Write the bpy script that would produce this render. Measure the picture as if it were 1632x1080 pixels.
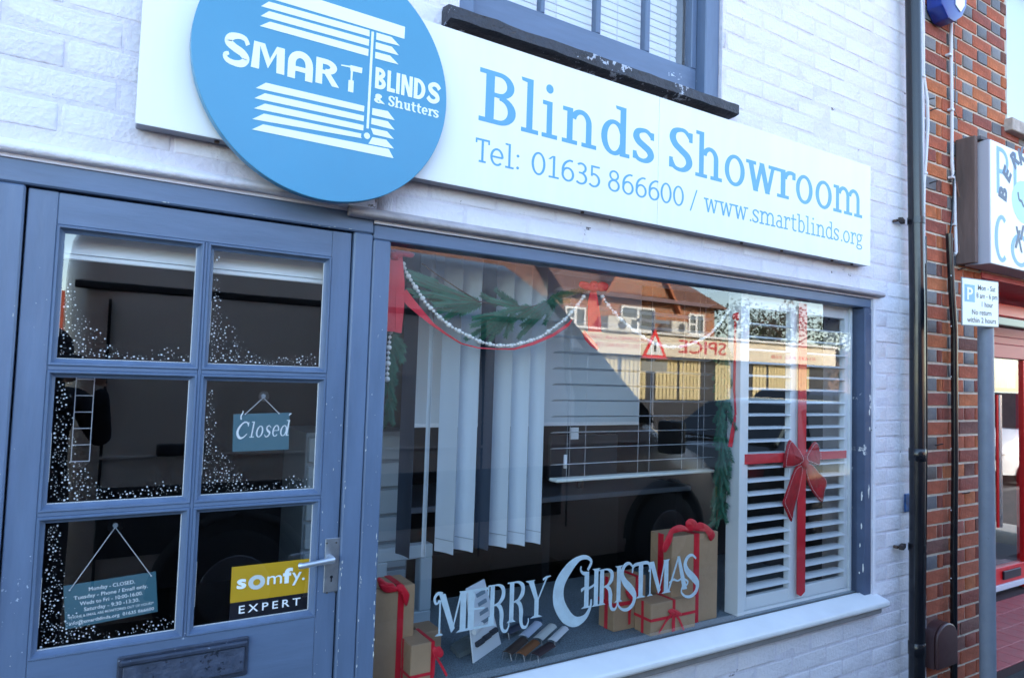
import bpy, bmesh, math, random
from math import sin, cos, pi, radians, hypot, sqrt, atan2
from mathutils import Vector, Matrix
random.seed(7)
S = bpy.context.scene
for o in list(bpy.data.objects): bpy.data.objects.remove(o)
COL = S.collection

# ------------------------------------------------------------------ camera
F = 1093.93; YAW, PIT, ROL = radians(31.8313), radians(3.1835), radians(1.8139)
CAM = Vector((0.0, -1.86, 1.58))
fw = Vector((sin(YAW)*cos(PIT), cos(YAW)*cos(PIT), sin(PIT)))
rt0 = Vector((cos(YAW), -sin(YAW), 0)); up0 = rt0.cross(fw)
rt = rt0*cos(ROL) + up0*sin(ROL); up = -rt0*sin(ROL) + up0*cos(ROL)
cd = bpy.data.cameras.new('camera'); cam = bpy.data.objects.new('camera', cd); COL.objects.link(cam)
M = Matrix((rt, up, -fw)).transposed().to_4x4(); M.translation = CAM
cam.matrix_world = M
cd.sensor_width = 36; cd.lens = F/1632*36; cd.clip_start = .01; cd.clip_end = 600
cd.dof.use_dof = True; cd.dof.focus_distance = 2.5; cd.dof.aperture_fstop = 4.5
S.camera = cam

# ------------------------------------------------------------------ sky, sun, exposure
SUN_EL, SUN_AZ = radians(27), radians(22)      # sun stands behind the shop, a little to the right
w = bpy.data.worlds.new('World'); S.world = w; w.use_nodes = True
nt = w.node_tree; nt.nodes.clear()
sky = nt.nodes.new('ShaderNodeTexSky'); sky.sky_type = 'NISHITA'; sky.sun_disc = False
sky.sun_elevation = SUN_EL; sky.sun_rotation = SUN_AZ; sky.altitude = 60; sky.air_density = 1.0; sky.dust_density = .6; sky.ozone_density = 1.0
bg = nt.nodes.new('ShaderNodeBackground'); bg.inputs[1].default_value = .15
wo = nt.nodes.new('ShaderNodeOutputWorld')
nt.links.new(sky.outputs[0], bg.inputs[0]); nt.links.new(bg.outputs[0], wo.inputs[0])
sd = bpy.data.lights.new('sun', 'SUN'); sd.energy = 3.2; sd.angle = radians(.5); sd.color = (1, .93, .82)
sun = bpy.data.objects.new('sun', sd); COL.objects.link(sun)
sdir = Vector((sin(SUN_AZ)*cos(SUN_EL), cos(SUN_AZ)*cos(SUN_EL), sin(SUN_EL)))
sun.rotation_euler = sdir.to_track_quat('Z', 'Y').to_euler()
S.view_settings.view_transform = 'Standard'; S.view_settings.look = 'None'
S.view_settings.gamma = 1; S.view_settings.use_curve_mapping = False
S.view_settings.exposure = 2.72
S.cycles.max_bounces = 7; S.cycles.transparent_max_bounces = 16
S.cycles.use_denoising = True
S.cycles.caustics_reflective = False; S.cycles.caustics_refractive = False

# ------------------------------------------------------------------ helpers: survey of the photograph in metres
def ray(px, py):
    return fw + rt*((px-816)/F) - up*((py-540)/F)
def wp(px, py, y=0.0):                       # point on a plane parallel to the facade
    d = ray(px, py); t = (y-CAM.y)/d.y
    return CAM.x+d.x*t, CAM.z+d.z*t
def pf(px, py, z):                           # point on a level plane
    d = ray(px, py); t = (z-CAM.z)/d.z
    return CAM.x+d.x*t, CAM.y+d.y*t

# ------------------------------------------------------------------ materials
MATS = {}
def mat(name, col, rough=.6, bump=0., bscale=40., var=0., vscale=3., metal=0., spec=.5, speck=None, speck_amt=.6, speck_scale=60., streak=None, coat=0.):
    if name in MATS: return MATS[name]
    m = bpy.data.materials.new(name); m.use_nodes = True; n = m.node_tree; N = n.nodes; L = n.links
    b = N['Principled BSDF']; b.inputs['Roughness'].default_value = rough; b.inputs['Metallic'].default_value = metal
    b.inputs['Specular IOR Level'].default_value = spec; b.inputs['Coat Weight'].default_value = coat
    tc = N.new('ShaderNodeTexCoord'); out = None
    c = N.new('ShaderNodeRGB'); c.outputs[0].default_value = (*col, 1); out = c.outputs[0]
    if var:
        no = N.new('ShaderNodeTexNoise'); no.inputs['Scale'].default_value = vscale; no.inputs['Detail'].default_value = 8; no.inputs['Roughness'].default_value = .65
        mp = N.new('ShaderNodeMapping')
        if streak: mp.inputs['Scale'].default_value = streak
        L.new(tc.outputs['Object'], mp.inputs[0]); L.new(mp.outputs[0], no.inputs[0])
        mr = N.new('ShaderNodeMapRange'); mr.inputs[1].default_value = .3; mr.inputs[2].default_value = .7
        mr.inputs[3].default_value = 1-var; mr.inputs[4].default_value = 1+var
        L.new(no.outputs[0], mr.inputs[0])
        mx = N.new('ShaderNodeMix'); mx.data_type = 'RGBA'; mx.blend_type = 'MULTIPLY'; mx.inputs[0].default_value = 1
        L.new(out, mx.inputs[6]); L.new(mr.outputs[0], mx.inputs[7]); out = mx.outputs[2]
    if speck:
        no = N.new('ShaderNodeTexNoise'); no.inputs['Scale'].default_value = speck_scale; no.inputs['Detail'].default_value = 5; no.inputs['Roughness'].default_value = .7
        L.new(tc.outputs['Object'], no.inputs[0])
        no2 = N.new('ShaderNodeTexNoise'); no2.inputs['Scale'].default_value = 4; L.new(tc.outputs['Object'], no2.inputs[0])
        ad = N.new('ShaderNodeMath'); ad.operation = 'ADD'; L.new(no.outputs[0], ad.inputs[0]); L.new(no2.outputs[0], ad.inputs[1])
        rp = N.new('ShaderNodeMapRange'); rp.inputs[1].default_value = 1.0+speck_amt*.25; rp.inputs[2].default_value = 1.02+speck_amt*.25
        L.new(ad.outputs[0], rp.inputs[0])
        mx = N.new('ShaderNodeMix'); mx.data_type = 'RGBA'; L.new(rp.outputs[0], mx.inputs[0])
        L.new(out, mx.inputs[6]); mx.inputs[7].default_value = (*speck, 1); out = mx.outputs[2]
    L.new(out, b.inputs['Base Color'])
    if bump:
        no = N.new('ShaderNodeTexNoise'); no.inputs['Scale'].default_value = bscale; no.inputs['Detail'].default_value = 8; no.inputs['Roughness'].default_value = .6
        mp = N.new('ShaderNodeMapping')
        if streak: mp.inputs['Scale'].default_value = streak
        L.new(tc.outputs['Object'], mp.inputs[0]); L.new(mp.outputs[0], no.inputs[0])
        bp = N.new('ShaderNodeBump'); bp.inputs['Strength'].default_value = bump; bp.inputs['Distance'].default_value = .01
        L.new(no.outputs[0], bp.inputs['Height']); L.new(bp.outputs[0], b.inputs['Normal'])
        rr = N.new('ShaderNodeMapRange'); rr.inputs[3].default_value = max(0, rough-.1); rr.inputs[4].default_value = min(1, rough+.15)
        L.new(no.outputs[0], rr.inputs[0]); L.new(rr.outputs[0], b.inputs['Roughness'])
    MATS[name] = m; return m

def add_fine_bump(m, scale, strength):
    N = m.node_tree.nodes; L = m.node_tree.links; b = N['Principled BSDF']; tc = N.new('ShaderNodeTexCoord')
    no = N.new('ShaderNodeTexNoise'); no.inputs['Scale'].default_value = scale; no.inputs['Detail'].default_value = 6; L.new(tc.outputs['Object'], no.inputs[0])
    bp = N.new('ShaderNodeBump'); bp.inputs['Strength'].default_value = strength; bp.inputs['Distance'].default_value = .004; L.new(no.outputs[0], bp.inputs['Height'])
    old = b.inputs['Normal'].links[0].from_socket if b.inputs['Normal'].links else None
    if old: L.new(old, bp.inputs['Normal'])
    L.new(bp.outputs[0], b.inputs['Normal'])
def glass_mat(name, tint=(1, 1, 1), k=1.7, rough=0.0, base=0.0):
    m = bpy.data.materials.new(name); m.use_nodes = True; n = m.node_tree; N = n.nodes; L = n.links; N.clear()
    lw = N.new('ShaderNodeLayerWeight'); lw.inputs[0].default_value = .5        # 1 - cos, the same from both sides (Schlick)
    fr = N.new('ShaderNodeMath'); fr.operation = 'POWER'; fr.inputs[1].default_value = 4.0; L.new(lw.outputs['Facing'], fr.inputs[0])
    mu = N.new('ShaderNodeMath'); mu.operation = 'MULTIPLY_ADD'; mu.use_clamp = True; mu.inputs[1].default_value = k; mu.inputs[2].default_value = base
    tr = N.new('ShaderNodeBsdfTransparent'); tr.inputs[0].default_value = (*tint, 1)
    gl = N.new('ShaderNodeBsdfGlossy'); gl.inputs['Roughness'].default_value = rough
    mx = N.new('ShaderNodeMixShader'); o = N.new('ShaderNodeOutputMaterial')
    L.new(fr.outputs[0], mu.inputs[0]); L.new(mu.outputs[0], mx.inputs[0]); L.new(tr.outputs[0], mx.inputs[1]); L.new(gl.outputs[0], mx.inputs[2]); L.new(mx.outputs[0], o.inputs[0])
    MATS[name] = m; return m

GLASS = glass_mat('window_glass', (.98, .985, .985), 1.3, 0.0, .13)
BLUE = mat('blue_gloss_paint', (.105, .152, .245), .38, .12, 9., .13, 4., speck=(.5, .56, .66), speck_amt=1.22, speck_scale=45, streak=(5, 5, .8))
BLUEH = mat('blue_gloss_paint_across', (.105, .152, .245), .38, .12, 9., .13, 4., speck=(.5, .56, .66), speck_amt=1.25, speck_scale=45, streak=(.8, 5, 5))
BLUEDK = mat('weathered_slate_paint', (.062, .088, .155), .5, .2, 14., .18, 6., speck=(.62, .62, .62), speck_amt=.85, speck_scale=22)
WALLP = mat('white_masonry_paint', (.70, .675, .725), .75, .9, 9., .13, 1.8, speck=(.20, .17, .18), speck_amt=.93, speck_scale=34)
MORTP = mat('painted_mortar', (.66, .63, .70), .8, .9, 14., .10, 6., speck=(.14, .12, .12), speck_amt=.95, speck_scale=30)
add_fine_bump(WALLP, 70, .8); add_fine_bump(MORTP, 60, .9)
WHITE = mat('white_sign_acrylic', (.78, .79, .785), .3, var=.035, vscale=1.6, streak=(6, 6, .7))
SIGNEDGE = mat('grey_aluminium_trim', (.30, .31, .36), .4, .1, 30, .1, 4, metal=.3)
SKYB = mat('sky_blue_vinyl', (.10, .33, .55), .4, var=.05, vscale=3)
SKYD = mat('sky_blue_disc', (.060, .265, .43), .33, .03, 20, .05, 2.5)
LOGOW = mat('white_vinyl', (.80, .86, .87), .4)
SILL = mat('white_sill_paint', (.78, .78, .79), .35, .12, 20, .06, 5)
DARKSILL = mat('black_peeling_sill', (.028, .03, .042), .55, .9, 40, .3, 12, speck=(.42, .46, .55), speck_amt=.62, speck_scale=34)
SHUT = mat('white_shutter_paint', (.80, .83, .85), .35)
SLATW = mat('white_blind_fabric', (.66, .74, .82), .8, .05, 200)
SLATD = mat('charcoal_blind_fabric', (.045, .065, .10), .8, .05, 200)
RED = mat('red_satin_ribbon', (.62, .004, .022), .45, .1, 60, .15, 12)
REDV = mat('crimson_velvet', (.40, .002, .010), .7, .35, 60, .4, 16)
KRAFT = mat('brown_kraft_paper', (.40, .255, .145), .6, .75, 6, .12, 7)
PINE = mat('green_fir_needles', (.02, .13, .075), .6, 0, 1, .35, 20)
TWIG = mat('brown_twig', (.10, .055, .035), .8)
BEAD = mat('white_wooden_bead', (.78, .76, .72), .5, .1, 60)
CARPET = mat('blue_grey_carpet', (.17, .235, .28), .95, 1.0, 160, .6, 230)
STEEL = mat('worn_steel', (.34, .36, .40), .42, .25, 30, .2, 14, metal=.85)
BLACKP = mat('black_plastic_pipe', (.007, .008, .012), .18, .03, 20, .1, 6)
GREYPOLE = mat('grey_painted_steel', (.19, .215, .26), .45, .1, 40, .1, 12, speck=(.10, .10, .11), speck_amt=1.15)
CABLEW = mat('white_cable_sheath', (.62, .62, .66), .5)
MORTAR = mat('lime_mortar', (.60, .52, .43), .95, .8, 90, .2, 20)
BR = [mat('red_brick_%s' % n, c, .85, .8, 55, .42, 9, speck=(.42, .33, .28), speck_amt=.86, speck_scale=40) for n, c in
      (('bright', (.36, .088, .042)), ('orange', (.44, .13, .05)), ('dull', (.25, .065, .045)), ('brown', (.17, .07, .055)))]
BRG = [mat('grey_header_%s' % n, c, .6, .5, 55, .2, 16) for n, c in (('slate', (.105, .105, .12)), ('pale', (.16, .15, .155)), ('dark', (.085, .07, .07)))]
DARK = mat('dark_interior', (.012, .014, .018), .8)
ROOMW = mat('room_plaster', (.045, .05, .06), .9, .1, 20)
OAK = mat('stained_wood', (.13, .085, .075), .7, .6, 16, .35, 10, streak=(1, 1, .15))
REDDOOR = mat('red_shop_paint', (.75, .014, .018), .3)
REDSOF = mat('maroon_soffit', (.50, .03, .06), .5, .1, 10)
TILE = mat('red_quarry_tile', (.42, .075, .075), .4, .15, 30, .2, 10)
ASPH = mat('asphalt', (.04, .04, .042), .9, .9, 120, .3, 90)
PAVE = mat('concrete_paving', (.10, .095, .09), .9, .6, 60, .15, 5)
PLATE = mat('teal_acrylic_plate', (.055, .15, .195), .35)
YEL = mat('yellow_vinyl', (.72, .42, .02), .45)
BLK = mat('black_vinyl', (.013, .014, .022), .4)
TXTW = mat('white_print', (.82, .84, .86), .5)
CLEARP = glass_mat('clear_plastic', (.86, .9, .92), 1.2, .05, .12)

# ------------------------------------------------------------------ mesh builder
class G:
    def __init__(s): s.v = []; s.f = []; s.mi = []
    def add(s, vs, fs, mi=0):
        n = len(s.v); s.v += [tuple(p) for p in vs]; s.f += [tuple(i+n for i in f) for f in fs]; s.mi += [mi]*len(fs); return s
    def box(s, x0, x1, y0, y1, z0, z1, mi=0):
        x0, x1 = min(x0, x1), max(x0, x1); y0, y1 = min(y0, y1), max(y0, y1); z0, z1 = min(z0, z1), max(z0, z1)
        return s.add([(x0,y0,z0),(x1,y0,z0),(x1,y1,z0),(x0,y1,z0),(x0,y0,z1),(x1,y0,z1),(x1,y1,z1),(x0,y1,z1)],
                     [(0,3,2,1),(4,5,6,7),(0,1,5,4),(1,2,6,5),(2,3,7,6),(3,0,4,7)], mi)
    def obox(s, c, ax, ay, az, mi=0):        # oriented box: centre and three half-axis vectors
        c, ax, ay, az = map(Vector, (c, ax, ay, az)); vs = []
        for k in (-1, 1):
            for i, j in ((-1,-1),(1,-1),(1,1),(-1,1)): vs.append(c+ax*i+ay*j+az*k)
        return s.add(vs, [(0,3,2,1),(4,5,6,7),(0,1,5,4),(1,2,6,5),(2,3,7,6),(3,0,4,7)], mi)
    def prism(s, poly, y0, y1, mi=0):        # polygon in x,z extruded along y (y0 = front)
        a = sum(poly[i][0]*poly[(i+1) % len(poly)][1]-poly[(i+1) % len(poly)][0]*poly[i][1] for i in range(len(poly)))
        if a < 0: poly = poly[::-1]
        n = len(poly)
        return s.add([(x, y0, z) for x, z in poly]+[(x, y1, z) for x, z in poly],
                     [tuple(range(n)), tuple(range(2*n-1, n-1, -1))]+[(i, i+n, (i+1) % n+n, (i+1) % n) for i in range(n)], mi)
    def tube(s, pts, r, n=8, mi=0, cap=True):
        pts = [Vector(p) for p in pts]; rs = r if isinstance(r, (list, tuple)) else [r]*len(pts); vs = []; fs = []
        ref = None
        for i, p in enumerate(pts):
            d = (pts[min(i+1, len(pts)-1)]-pts[max(i-1, 0)]).normalized()
            if ref is None: ref = Vector((0,0,1)) if abs(d.z) < .9 else Vector((1,0,0))
            a = d.cross(ref).normalized(); b = d.cross(a).normalized(); ref = -b if False else ref
            for k in range(n):
                t = 2*pi*k/n; vs.append(p+(a*cos(t)+b*sin(t))*rs[i])
        for i in range(len(pts)-1):
            for k in range(n):
                q = (k+1) % n; fs.append((i*n+k, i*n+q, (i+1)*n+q, (i+1)*n+k))
        if cap: fs.append(tuple(range(n-1, -1, -1))); fs.append(tuple((len(pts)-1)*n+k for k in range(n)))
        return s.add(vs, fs, mi)
    def cyl(s, c, axis, r, h, n=20, mi=0):
        c = Vector(c); a = Vector(axis).normalized(); return s.tube([c-a*h/2, c+a*h/2], r, n, mi)
    def ball(s, c, r, n=10, m=6, mi=0):
        vs = []; fs = []; rx, ry, rz = r if isinstance(r, (tuple, list)) else (r, r, r)
        for j in range(1, m):
            for k in range(n):
                a, b = pi*j/m, 2*pi*k/n; vs.append((c[0]+rx*sin(a)*cos(b), c[1]+ry*sin(a)*sin(b), c[2]+rz*cos(a)))
        t = len(vs); vs += [(c[0], c[1], c[2]+rz), (c[0], c[1], c[2]-rz)]
        for j in range(m-2):
            for k in range(n):
                q = (k+1) % n; fs.append((j*n+k, (j+1)*n+k, (j+1)*n+q, j*n+q))
        for k in range(n):
            q = (k+1) % n; fs.append((t, k, q)); fs.append((t+1, (m-2)*n+q, (m-2)*n+k))
        return s.add(vs, fs, mi)
    def loft(s, rings, mi=0, cap=True):
        n = len(rings[0]); vs = [p for r in rings for p in r]; fs = []
        for i in range(len(rings)-1):
            for k in range(n):
                q = (k+1) % n; fs.append((i*n+k, i*n+q, (i+1)*n+q, (i+1)*n+k))
        if cap: fs.append(tuple(range(n-1, -1, -1))); fs.append(tuple((len(rings)-1)*n+k for k in range(n)))
        return s.add(vs, fs, mi)
    def pillow(s, poly, y, bulge, back=.004, mi=0, cen=None):    # soft cloth shape facing -y
        n = len(poly); cx = sum(p[0] for p in poly)/n; cz = sum(p[1] for p in poly)/n
        if cen: cx, cz = cen
        vs = []; fs = []
        for t, h in ((1, 0), (.85, .55), (.55, .92), (.2, 1)):
            for i, (x, z) in enumerate(poly):
                wv = 1+.22*sin(i*2.1*(9/n)+t*5)+.25*sin(i*(28/n)+1)*t
                vs.append((cx+(x-cx)*t, y-bulge*h*wv, cz+(z-cz)*t))
        vs.append((cx, y-bulge, cz)); c = len(vs)-1
        for r in range(3):
            for i in range(n):
                q = (i+1) % n; fs.append((r*n+i, r*n+q, (r+1)*n+q, (r+1)*n+i))
        for i in range(n): fs.append((3*n+i, 3*n+(i+1) % n, c))
        b = len(vs); vs += [(x, y+back, z) for x, z in poly]
        for i in range(n):
            q = (i+1) % n; fs.append((i, b+i, b+q, q))
        fs.append(tuple(b+i for i in range(n)))
        return s.add(vs, fs, mi)
    def build(s, name, m, parent=None, bevel=0., smooth=35, kind=None, label=None, seg=1):
        off = Vector((0,0,0))
        if parent is not None: off = WORLD.get(parent.name, Vector((0,0,0)))
        me = bpy.data.meshes.new(name)
        me.from_pydata([(x-off.x, y-off.y, z-off.z) for x, y, z in s.v], [], s.f)
        ms = m if isinstance(m, (list, tuple)) else [m]
        for k in ms: me.materials.append(k)
        if any(s.mi):
            for p, i in zip(me.polygons, s.mi): p.material_index = i
        bm = bmesh.new(); bm.from_mesh(me)
        bmesh.ops.recalc_face_normals(bm, faces=bm.faces)
        if bevel:
            ed = [e for e in bm.edges if len(e.link_faces) == 2 and e.calc_face_angle(0) > .6]
            bmesh.ops.bevel(bm, geom=ed, offset=bevel, segments=seg, profile=.5, affect='EDGES', clamp_overlap=True)
        bm.to_mesh(me); bm.free()
        if smooth:
            me.polygons.foreach_set('use_smooth', [True]*len(me.polygons)); me.set_sharp_from_angle(angle=radians(smooth))
        o = bpy.data.objects.new(name, me); COL.objects.link(o)
        if parent is not None: o.parent = parent; WORLD[o.name] = off
        else: WORLD[o.name] = Vector((0,0,0))
        if kind: o['kind'] = kind
        if label: o['label'] = label
        return o
WORLD = {}
def thing(name, label, cat, loc=(0,0,0), group=None, rz=0):
    o = bpy.data.objects.new(name, None); COL.objects.link(o); o.location = loc; o.empty_display_size = .1
    o.rotation_euler = (0, 0, rz)
    WORLD[o.name] = Vector(loc); o['label'] = label; o['category'] = cat
    if group: o['group'] = group
    return o
def tag(o, label, cat, group=None):
    o['label'] = label; o['category'] = cat
    if group: o['group'] = group
    return o
def inst(me, name, parent, loc=(0,0,0), scale=(1,1,1), rot=(0,0,0)):
    o = bpy.data.objects.new(name, me); COL.objects.link(o); o.parent = parent
    off = WORLD.get(parent.name, Vector((0,0,0))) if parent else Vector((0,0,0))
    o.location = Vector(loc)-off; o.scale = scale; o.rotation_euler = rot
    return o
def copy_tree(o, loc, rz, label=None, parent=None):
    c = o.copy(); COL.objects.link(c)
    if parent is None:
        c.location = loc; c.rotation_euler = (0, 0, rz)
        if label: c['label'] = label
    else: c.parent = parent
    for ch in o.children: copy_tree(ch, None, 0, None, c)
    return c

# ------------------------------------------------------------------ drawn lettering (strokes in glyph units, cap height 1)
class Pen:
    """strokes laid as thin vinyl on a plane facing -y; each stroke a hair prouder than the last"""
    def __init__(s, y, th=.0008): s.g = G(); s.y = y; s.th = th; s.k = 0; s.tf = lambda u, v: (u, v)
    def poly(s, pts):
        s.k += 1; d = s.th+.00003*(s.k % 14)
        s.g.prism([s.tf(*p) for p in pts], s.y-d, s.y)
    def strip(s, a, b):                      # two equal-length rails
        s.k += 1; d = s.th+.00003*(s.k % 14); n = len(a)
        A = [s.tf(*p) for p in a]; B = [s.tf(*p) for p in b]
        vs = [(x, s.y-d, z) for x, z in A]+[(x, s.y-d, z) for x, z in B]
        vs += [(x, s.y, z) for x, z in A]+[(x, s.y, z) for x, z in B]
        fs = []
        for i in range(n-1):
            fs.append((i, i+1, n+i+1, n+i)); fs.append((i, 2*n+i, 2*n+i+1, i+1)); fs.append((n+i, n+i+1, 3*n+i+1, 3*n+i))
        s.g.add(vs, fs)
    def V(s, x, y0, y1, w): s.poly([(x-w/2, y0), (x+w/2, y0), (x+w/2, y1), (x-w/2, y1)])
    def H(s, x0, x1, y, h): s.poly([(x0, y-h/2), (x1, y-h/2), (x1, y+h/2), (x0, y+h/2)])
    def D(s, x0, y0, x1, y1, w): s.poly([(x0-w/2, y0), (x0+w/2, y0), (x1+w/2, y1), (x1-w/2, y1)])
    def A(s, cx, cy, rx, ry, a0, a1, w, h=None, n=None):
        h = w if h is None else h; n = n or max(6, int(abs(a1-a0)/12)); o = []; i_ = []
        for k in range(n+1):
            t = radians(a0+(a1-a0)*k/n); o.append((cx+rx*cos(t), cy+ry*sin(t))); i_.append((cx+(rx-w)*cos(t), cy+(ry-h)*sin(t)))
        s.strip(o, i_)
    def C(s, pts, ws):                       # free curve through points, width per point
        P = []
        n = len(pts)
        for i in range(n-1):
            p0, p1, p2, p3 = pts[max(i-1,0)], pts[i], pts[i+1], pts[min(i+2,n-1)]
            for k in range(6):
                t = k/6; q = []
                for c in (0, 1):
                    q.append(.5*((2*p1[c])+(-p0[c]+p2[c])*t+(2*p0[c]-5*p1[c]+4*p2[c]-p3[c])*t*t+(-p0[c]+3*p1[c]-3*p2[c]+p3[c])*t**3))
                P.append((q[0], q[1], ws[i]*(1-t)+ws[i+1]*t))
        P.append((*pts[-1], ws[-1])); a = []; b = []
        for i, (x, y, w_) in enumerate(P):
            x0, y0 = P[max(i-1,0)][:2]; x1, y1 = P[min(i+1,len(P)-1)][:2]; dx, dy = x1-x0, y1-y0; l = hypot(dx, dy) or 1
            a.append((x-dy/l*w_/2, y+dx/l*w_/2)); b.append((x+dy/l*w_/2, y-dx/l*w_/2))
        s.strip(a, b)
    def dot(s, x, y, r, n=14): s.poly([(x+r*cos(2*pi*k/n), y+r*sin(2*pi*k/n)) for k in range(n)])

def slab(P, ch, w=.125, h=.10):
    """slab-serif glyph; returns its advance. x-height .73"""
    xh = .73; sf = h*.95
    if ch == 'B':
        P.V(.19, 0, 1, w*1.15); P.H(0, .36, h/2, h); P.H(0, .36, 1-h/2, h)
        P.A(.36, .755, .27, .245, -90, 90, w, h); P.A(.36, .28, .31, .28, -90, 90, w*1.1, h); P.H(.24, .37, .51+h/2, h*.95); return .78
    if ch in 'ld':
        if ch == 'l': P.V(.2, 0, 1.06, w); P.poly([(.0, 1.06), (.14, 1.06), (.14, 1.06-sf), (.02, 1.06-sf*.8)]); P.H(.02, .4, sf/2, sf); return .46
        P.V(.5, 0, 1.06, w); P.poly([(.32, 1.06), (.45, 1.06), (.45, 1.06-sf), (.34, 1.06-sf*.8)]); P.H(.5, .66, sf/2, sf)
        P.A(.29, xh/2, .285, xh/2+.012, 22, 338, w, h); return .72
    if ch == 'b':
        P.V(.17, 0, 1.06, w); P.H(0, .14, 1.06-sf/2, sf); P.A(.36, xh/2, .28, xh/2+.012, -158, 158, w, h); return .7
    if ch == 'i': P.V(.2, 0, xh, w); P.H(.03, .2, xh-sf/2, sf); P.H(.02, .4, sf/2, sf); P.dot(.19, .98, w*.68); return .46
    if ch in 'nhmr':
        top = 1.06 if ch == 'h' else xh
        P.V(.17, 0, top, w); P.H(.01, .17, top-sf/2, sf)
        P.H(0, .34, sf/2, sf)
        if ch == 'r':
            P.A(.40, xh-.235, .24, .245, 60, 178, w*.9, h*1.1); P.V(.485, xh-.2, xh-.02, w*.7); return .56
        r = .215; P.A(.17+w/2-.03+r, xh-.25, r+.03, .265, 0, 168, w, h*1.1)
        x = .17+w/2-.03+2*r+.03-w/2; P.V(x, 0, xh-.25, w); P.H(x-.16, x+.18, sf/2, sf)
        if ch == 'm':
            P.A(x+w/2-.03+r, xh-.25, r+.03, .265, 0, 168, w, h*1.1); x2 = x+w/2-.03+2*r+.03-w/2
            P.V(x2, 0, xh-.25, w); P.H(x2-.16, x2+.18, sf/2, sf); return x2+.24
        return x+.24
    if ch == 'u':
        P.V(.17, .2, xh, w); P.H(.02, .17, xh-sf/2, sf); P.A(.33, .24, .225, .255, 180, 350, w, h*1.1); P.V(.5, 0, xh, w); P.H(.36, .5, xh-sf/2, sf); P.H(.5, .66, sf/2, sf); return .72
    if ch in 'oO0':
        if ch == '0': P.A(.28, .5, .28, .515, 0, 360, w, h, 32); return .64
        P.A(.3, xh/2, .3, xh/2+.014, 0, 360, w, h, 30); return .67
    if ch in 'sS':
        k = 1 if ch == 'S' else xh; rx = .255 if ch == 'S' else .225; W = w
        P.C([(rx*1.9, .80*k), (rx*1.45, .93*k), (rx, .955*k), (rx*.42, .89*k), (rx*.25, .74*k), (rx*.5, .60*k), (rx, .50*k), (rx*1.6, .38*k), (rx*1.78, .23*k), (rx*1.5, .10*k), (rx, .045*k), (rx*.45, .08*k), (rx*.12, .22*k)],
            [W*.7, h, h, W*.9, W*1.1, W*1.1, W*1.1, W*1.15, W*1.1, W*.9, h, h, W*.7])
        P.V(rx*1.9, .72*k, .94*k, W*.62); P.V(rx*.12, .06*k, .29*k, W*.62); return rx*2+.08
    if ch == 'e':
        P.A(.29, xh/2, .29, xh/2+.014, 0, 315, w, h, 26); P.H(.06, .54, xh*.5, h*.9); return .64
    if ch == 'a':
        P.A(.25, xh-.23, .22, .24, 0, 140, w, h); P.V(.41, 0, xh-.23, w); P.A(.25, .21, .245, .225, 40, 330, w, h*.9); P.H(.4, .55, sf/2, sf); return .6
    if ch == 't':
        P.V(.2, .17, .95, w); P.A(.375, .2, .235, .21, 180, 300, w, h); P.H(.02, .46, xh-sf/2, sf); return .53
    if ch == 'g':
        P.A(.26, .48, .235, .26, 0, 360, w*.9, h*.9, 24); P.A(.27, -.09, .27, .17, 0, 360, w*.8, h*.85, 24); P.D(.14, .26, .1, .04, w*.8); P.H(.42, .58, .68, h*.8); return .62
    if ch == 'w':
        for a, b, c, d in ((.10, xh, .26, 0), (.42, xh, .26, 0), (.42, xh, .60, 0), (.76, xh, .60, 0)): P.D(a, b, c, d, w if (a < c) else w*.72)
        P.H(-.02, .26, xh-sf/2, sf); P.H(.62, .9, xh-sf/2, sf); return .92
    if ch == 'T': P.V(.32, 0, 1, w); P.H(.02, .62, 1-h/2, h); P.V(.05, .8, 1, h*.8); P.V(.59, .8, 1, h*.8); P.H(.17, .47, sf/2, sf); return .66
    if ch == '1': P.V(.27, 0, 1, w); P.H(.06, .48, sf/2, sf); P.D(.07, .82, .24, .99, w*.95); return .56
    if ch == '6': P.A(.3, .32, .27, .33, 0, 360, w, h, 26); P.C([(.5, .95), (.36, .96), (.18, .82), (.09, .6), (.085, .35)], [h, h, w, w, w]); return .63
    if ch == '3': P.A(.24, .755, .24, .25, -70, 140, w, h); P.A(.23, .28, .28, .29, -140, 88, w, h); P.H(.14, .28, .53, h*.85); return .58
    if ch == '5': P.A(.22, .32, .29, .33, -140, 115, w, h); P.V(.13, .5, 1, w*.85); P.H(.1, .48, 1-h/2, h); return .58
    if ch == '8': P.A(.27, .76, .225, .25, 0, 360, w*.9, h, 24); P.A(.27, .28, .27, .295, 0, 360, w, h, 24); return .62
    if ch == ':': P.dot(.12, .1, w*.65); P.dot(.12, .62, w*.65); return .34
    if ch == '.': P.dot(.1, .07, w*.62); return .24
    if ch == '/': P.D(0, -.12, .42, 1.02, w*.85); return .6
    if ch == '&': P.A(.25, .72, .19, .22, 0, 360, w, h, 20); P.A(.26, .27, .26, .28, 60, 350, w, h); P.D(.12, .6, .55, .02, w); return .66
    if ch == ' ': return .34
    return .5
def slab_word(P, s, x0, x1, z0, H, w=.125, h=.10, single=None):
    """set a word between x0 and x1 with its baseline at z0 and cap height H"""
    class Null(Pen):
        def poly(s, p): pass
        def strip(s, a, b): pass
    N_ = Null(0); adv = [slab(N_, c, w, h) for c in s]; tot = sum(adv)-.07; k = (x1-x0)/tot; x = x0
    for c, a in zip(s, adv):
        P.tf = (lambda xx: (lambda u, v: (xx+u*k, z0+v*H)))(x); slab(P, c, w, h); x += a*k

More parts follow.
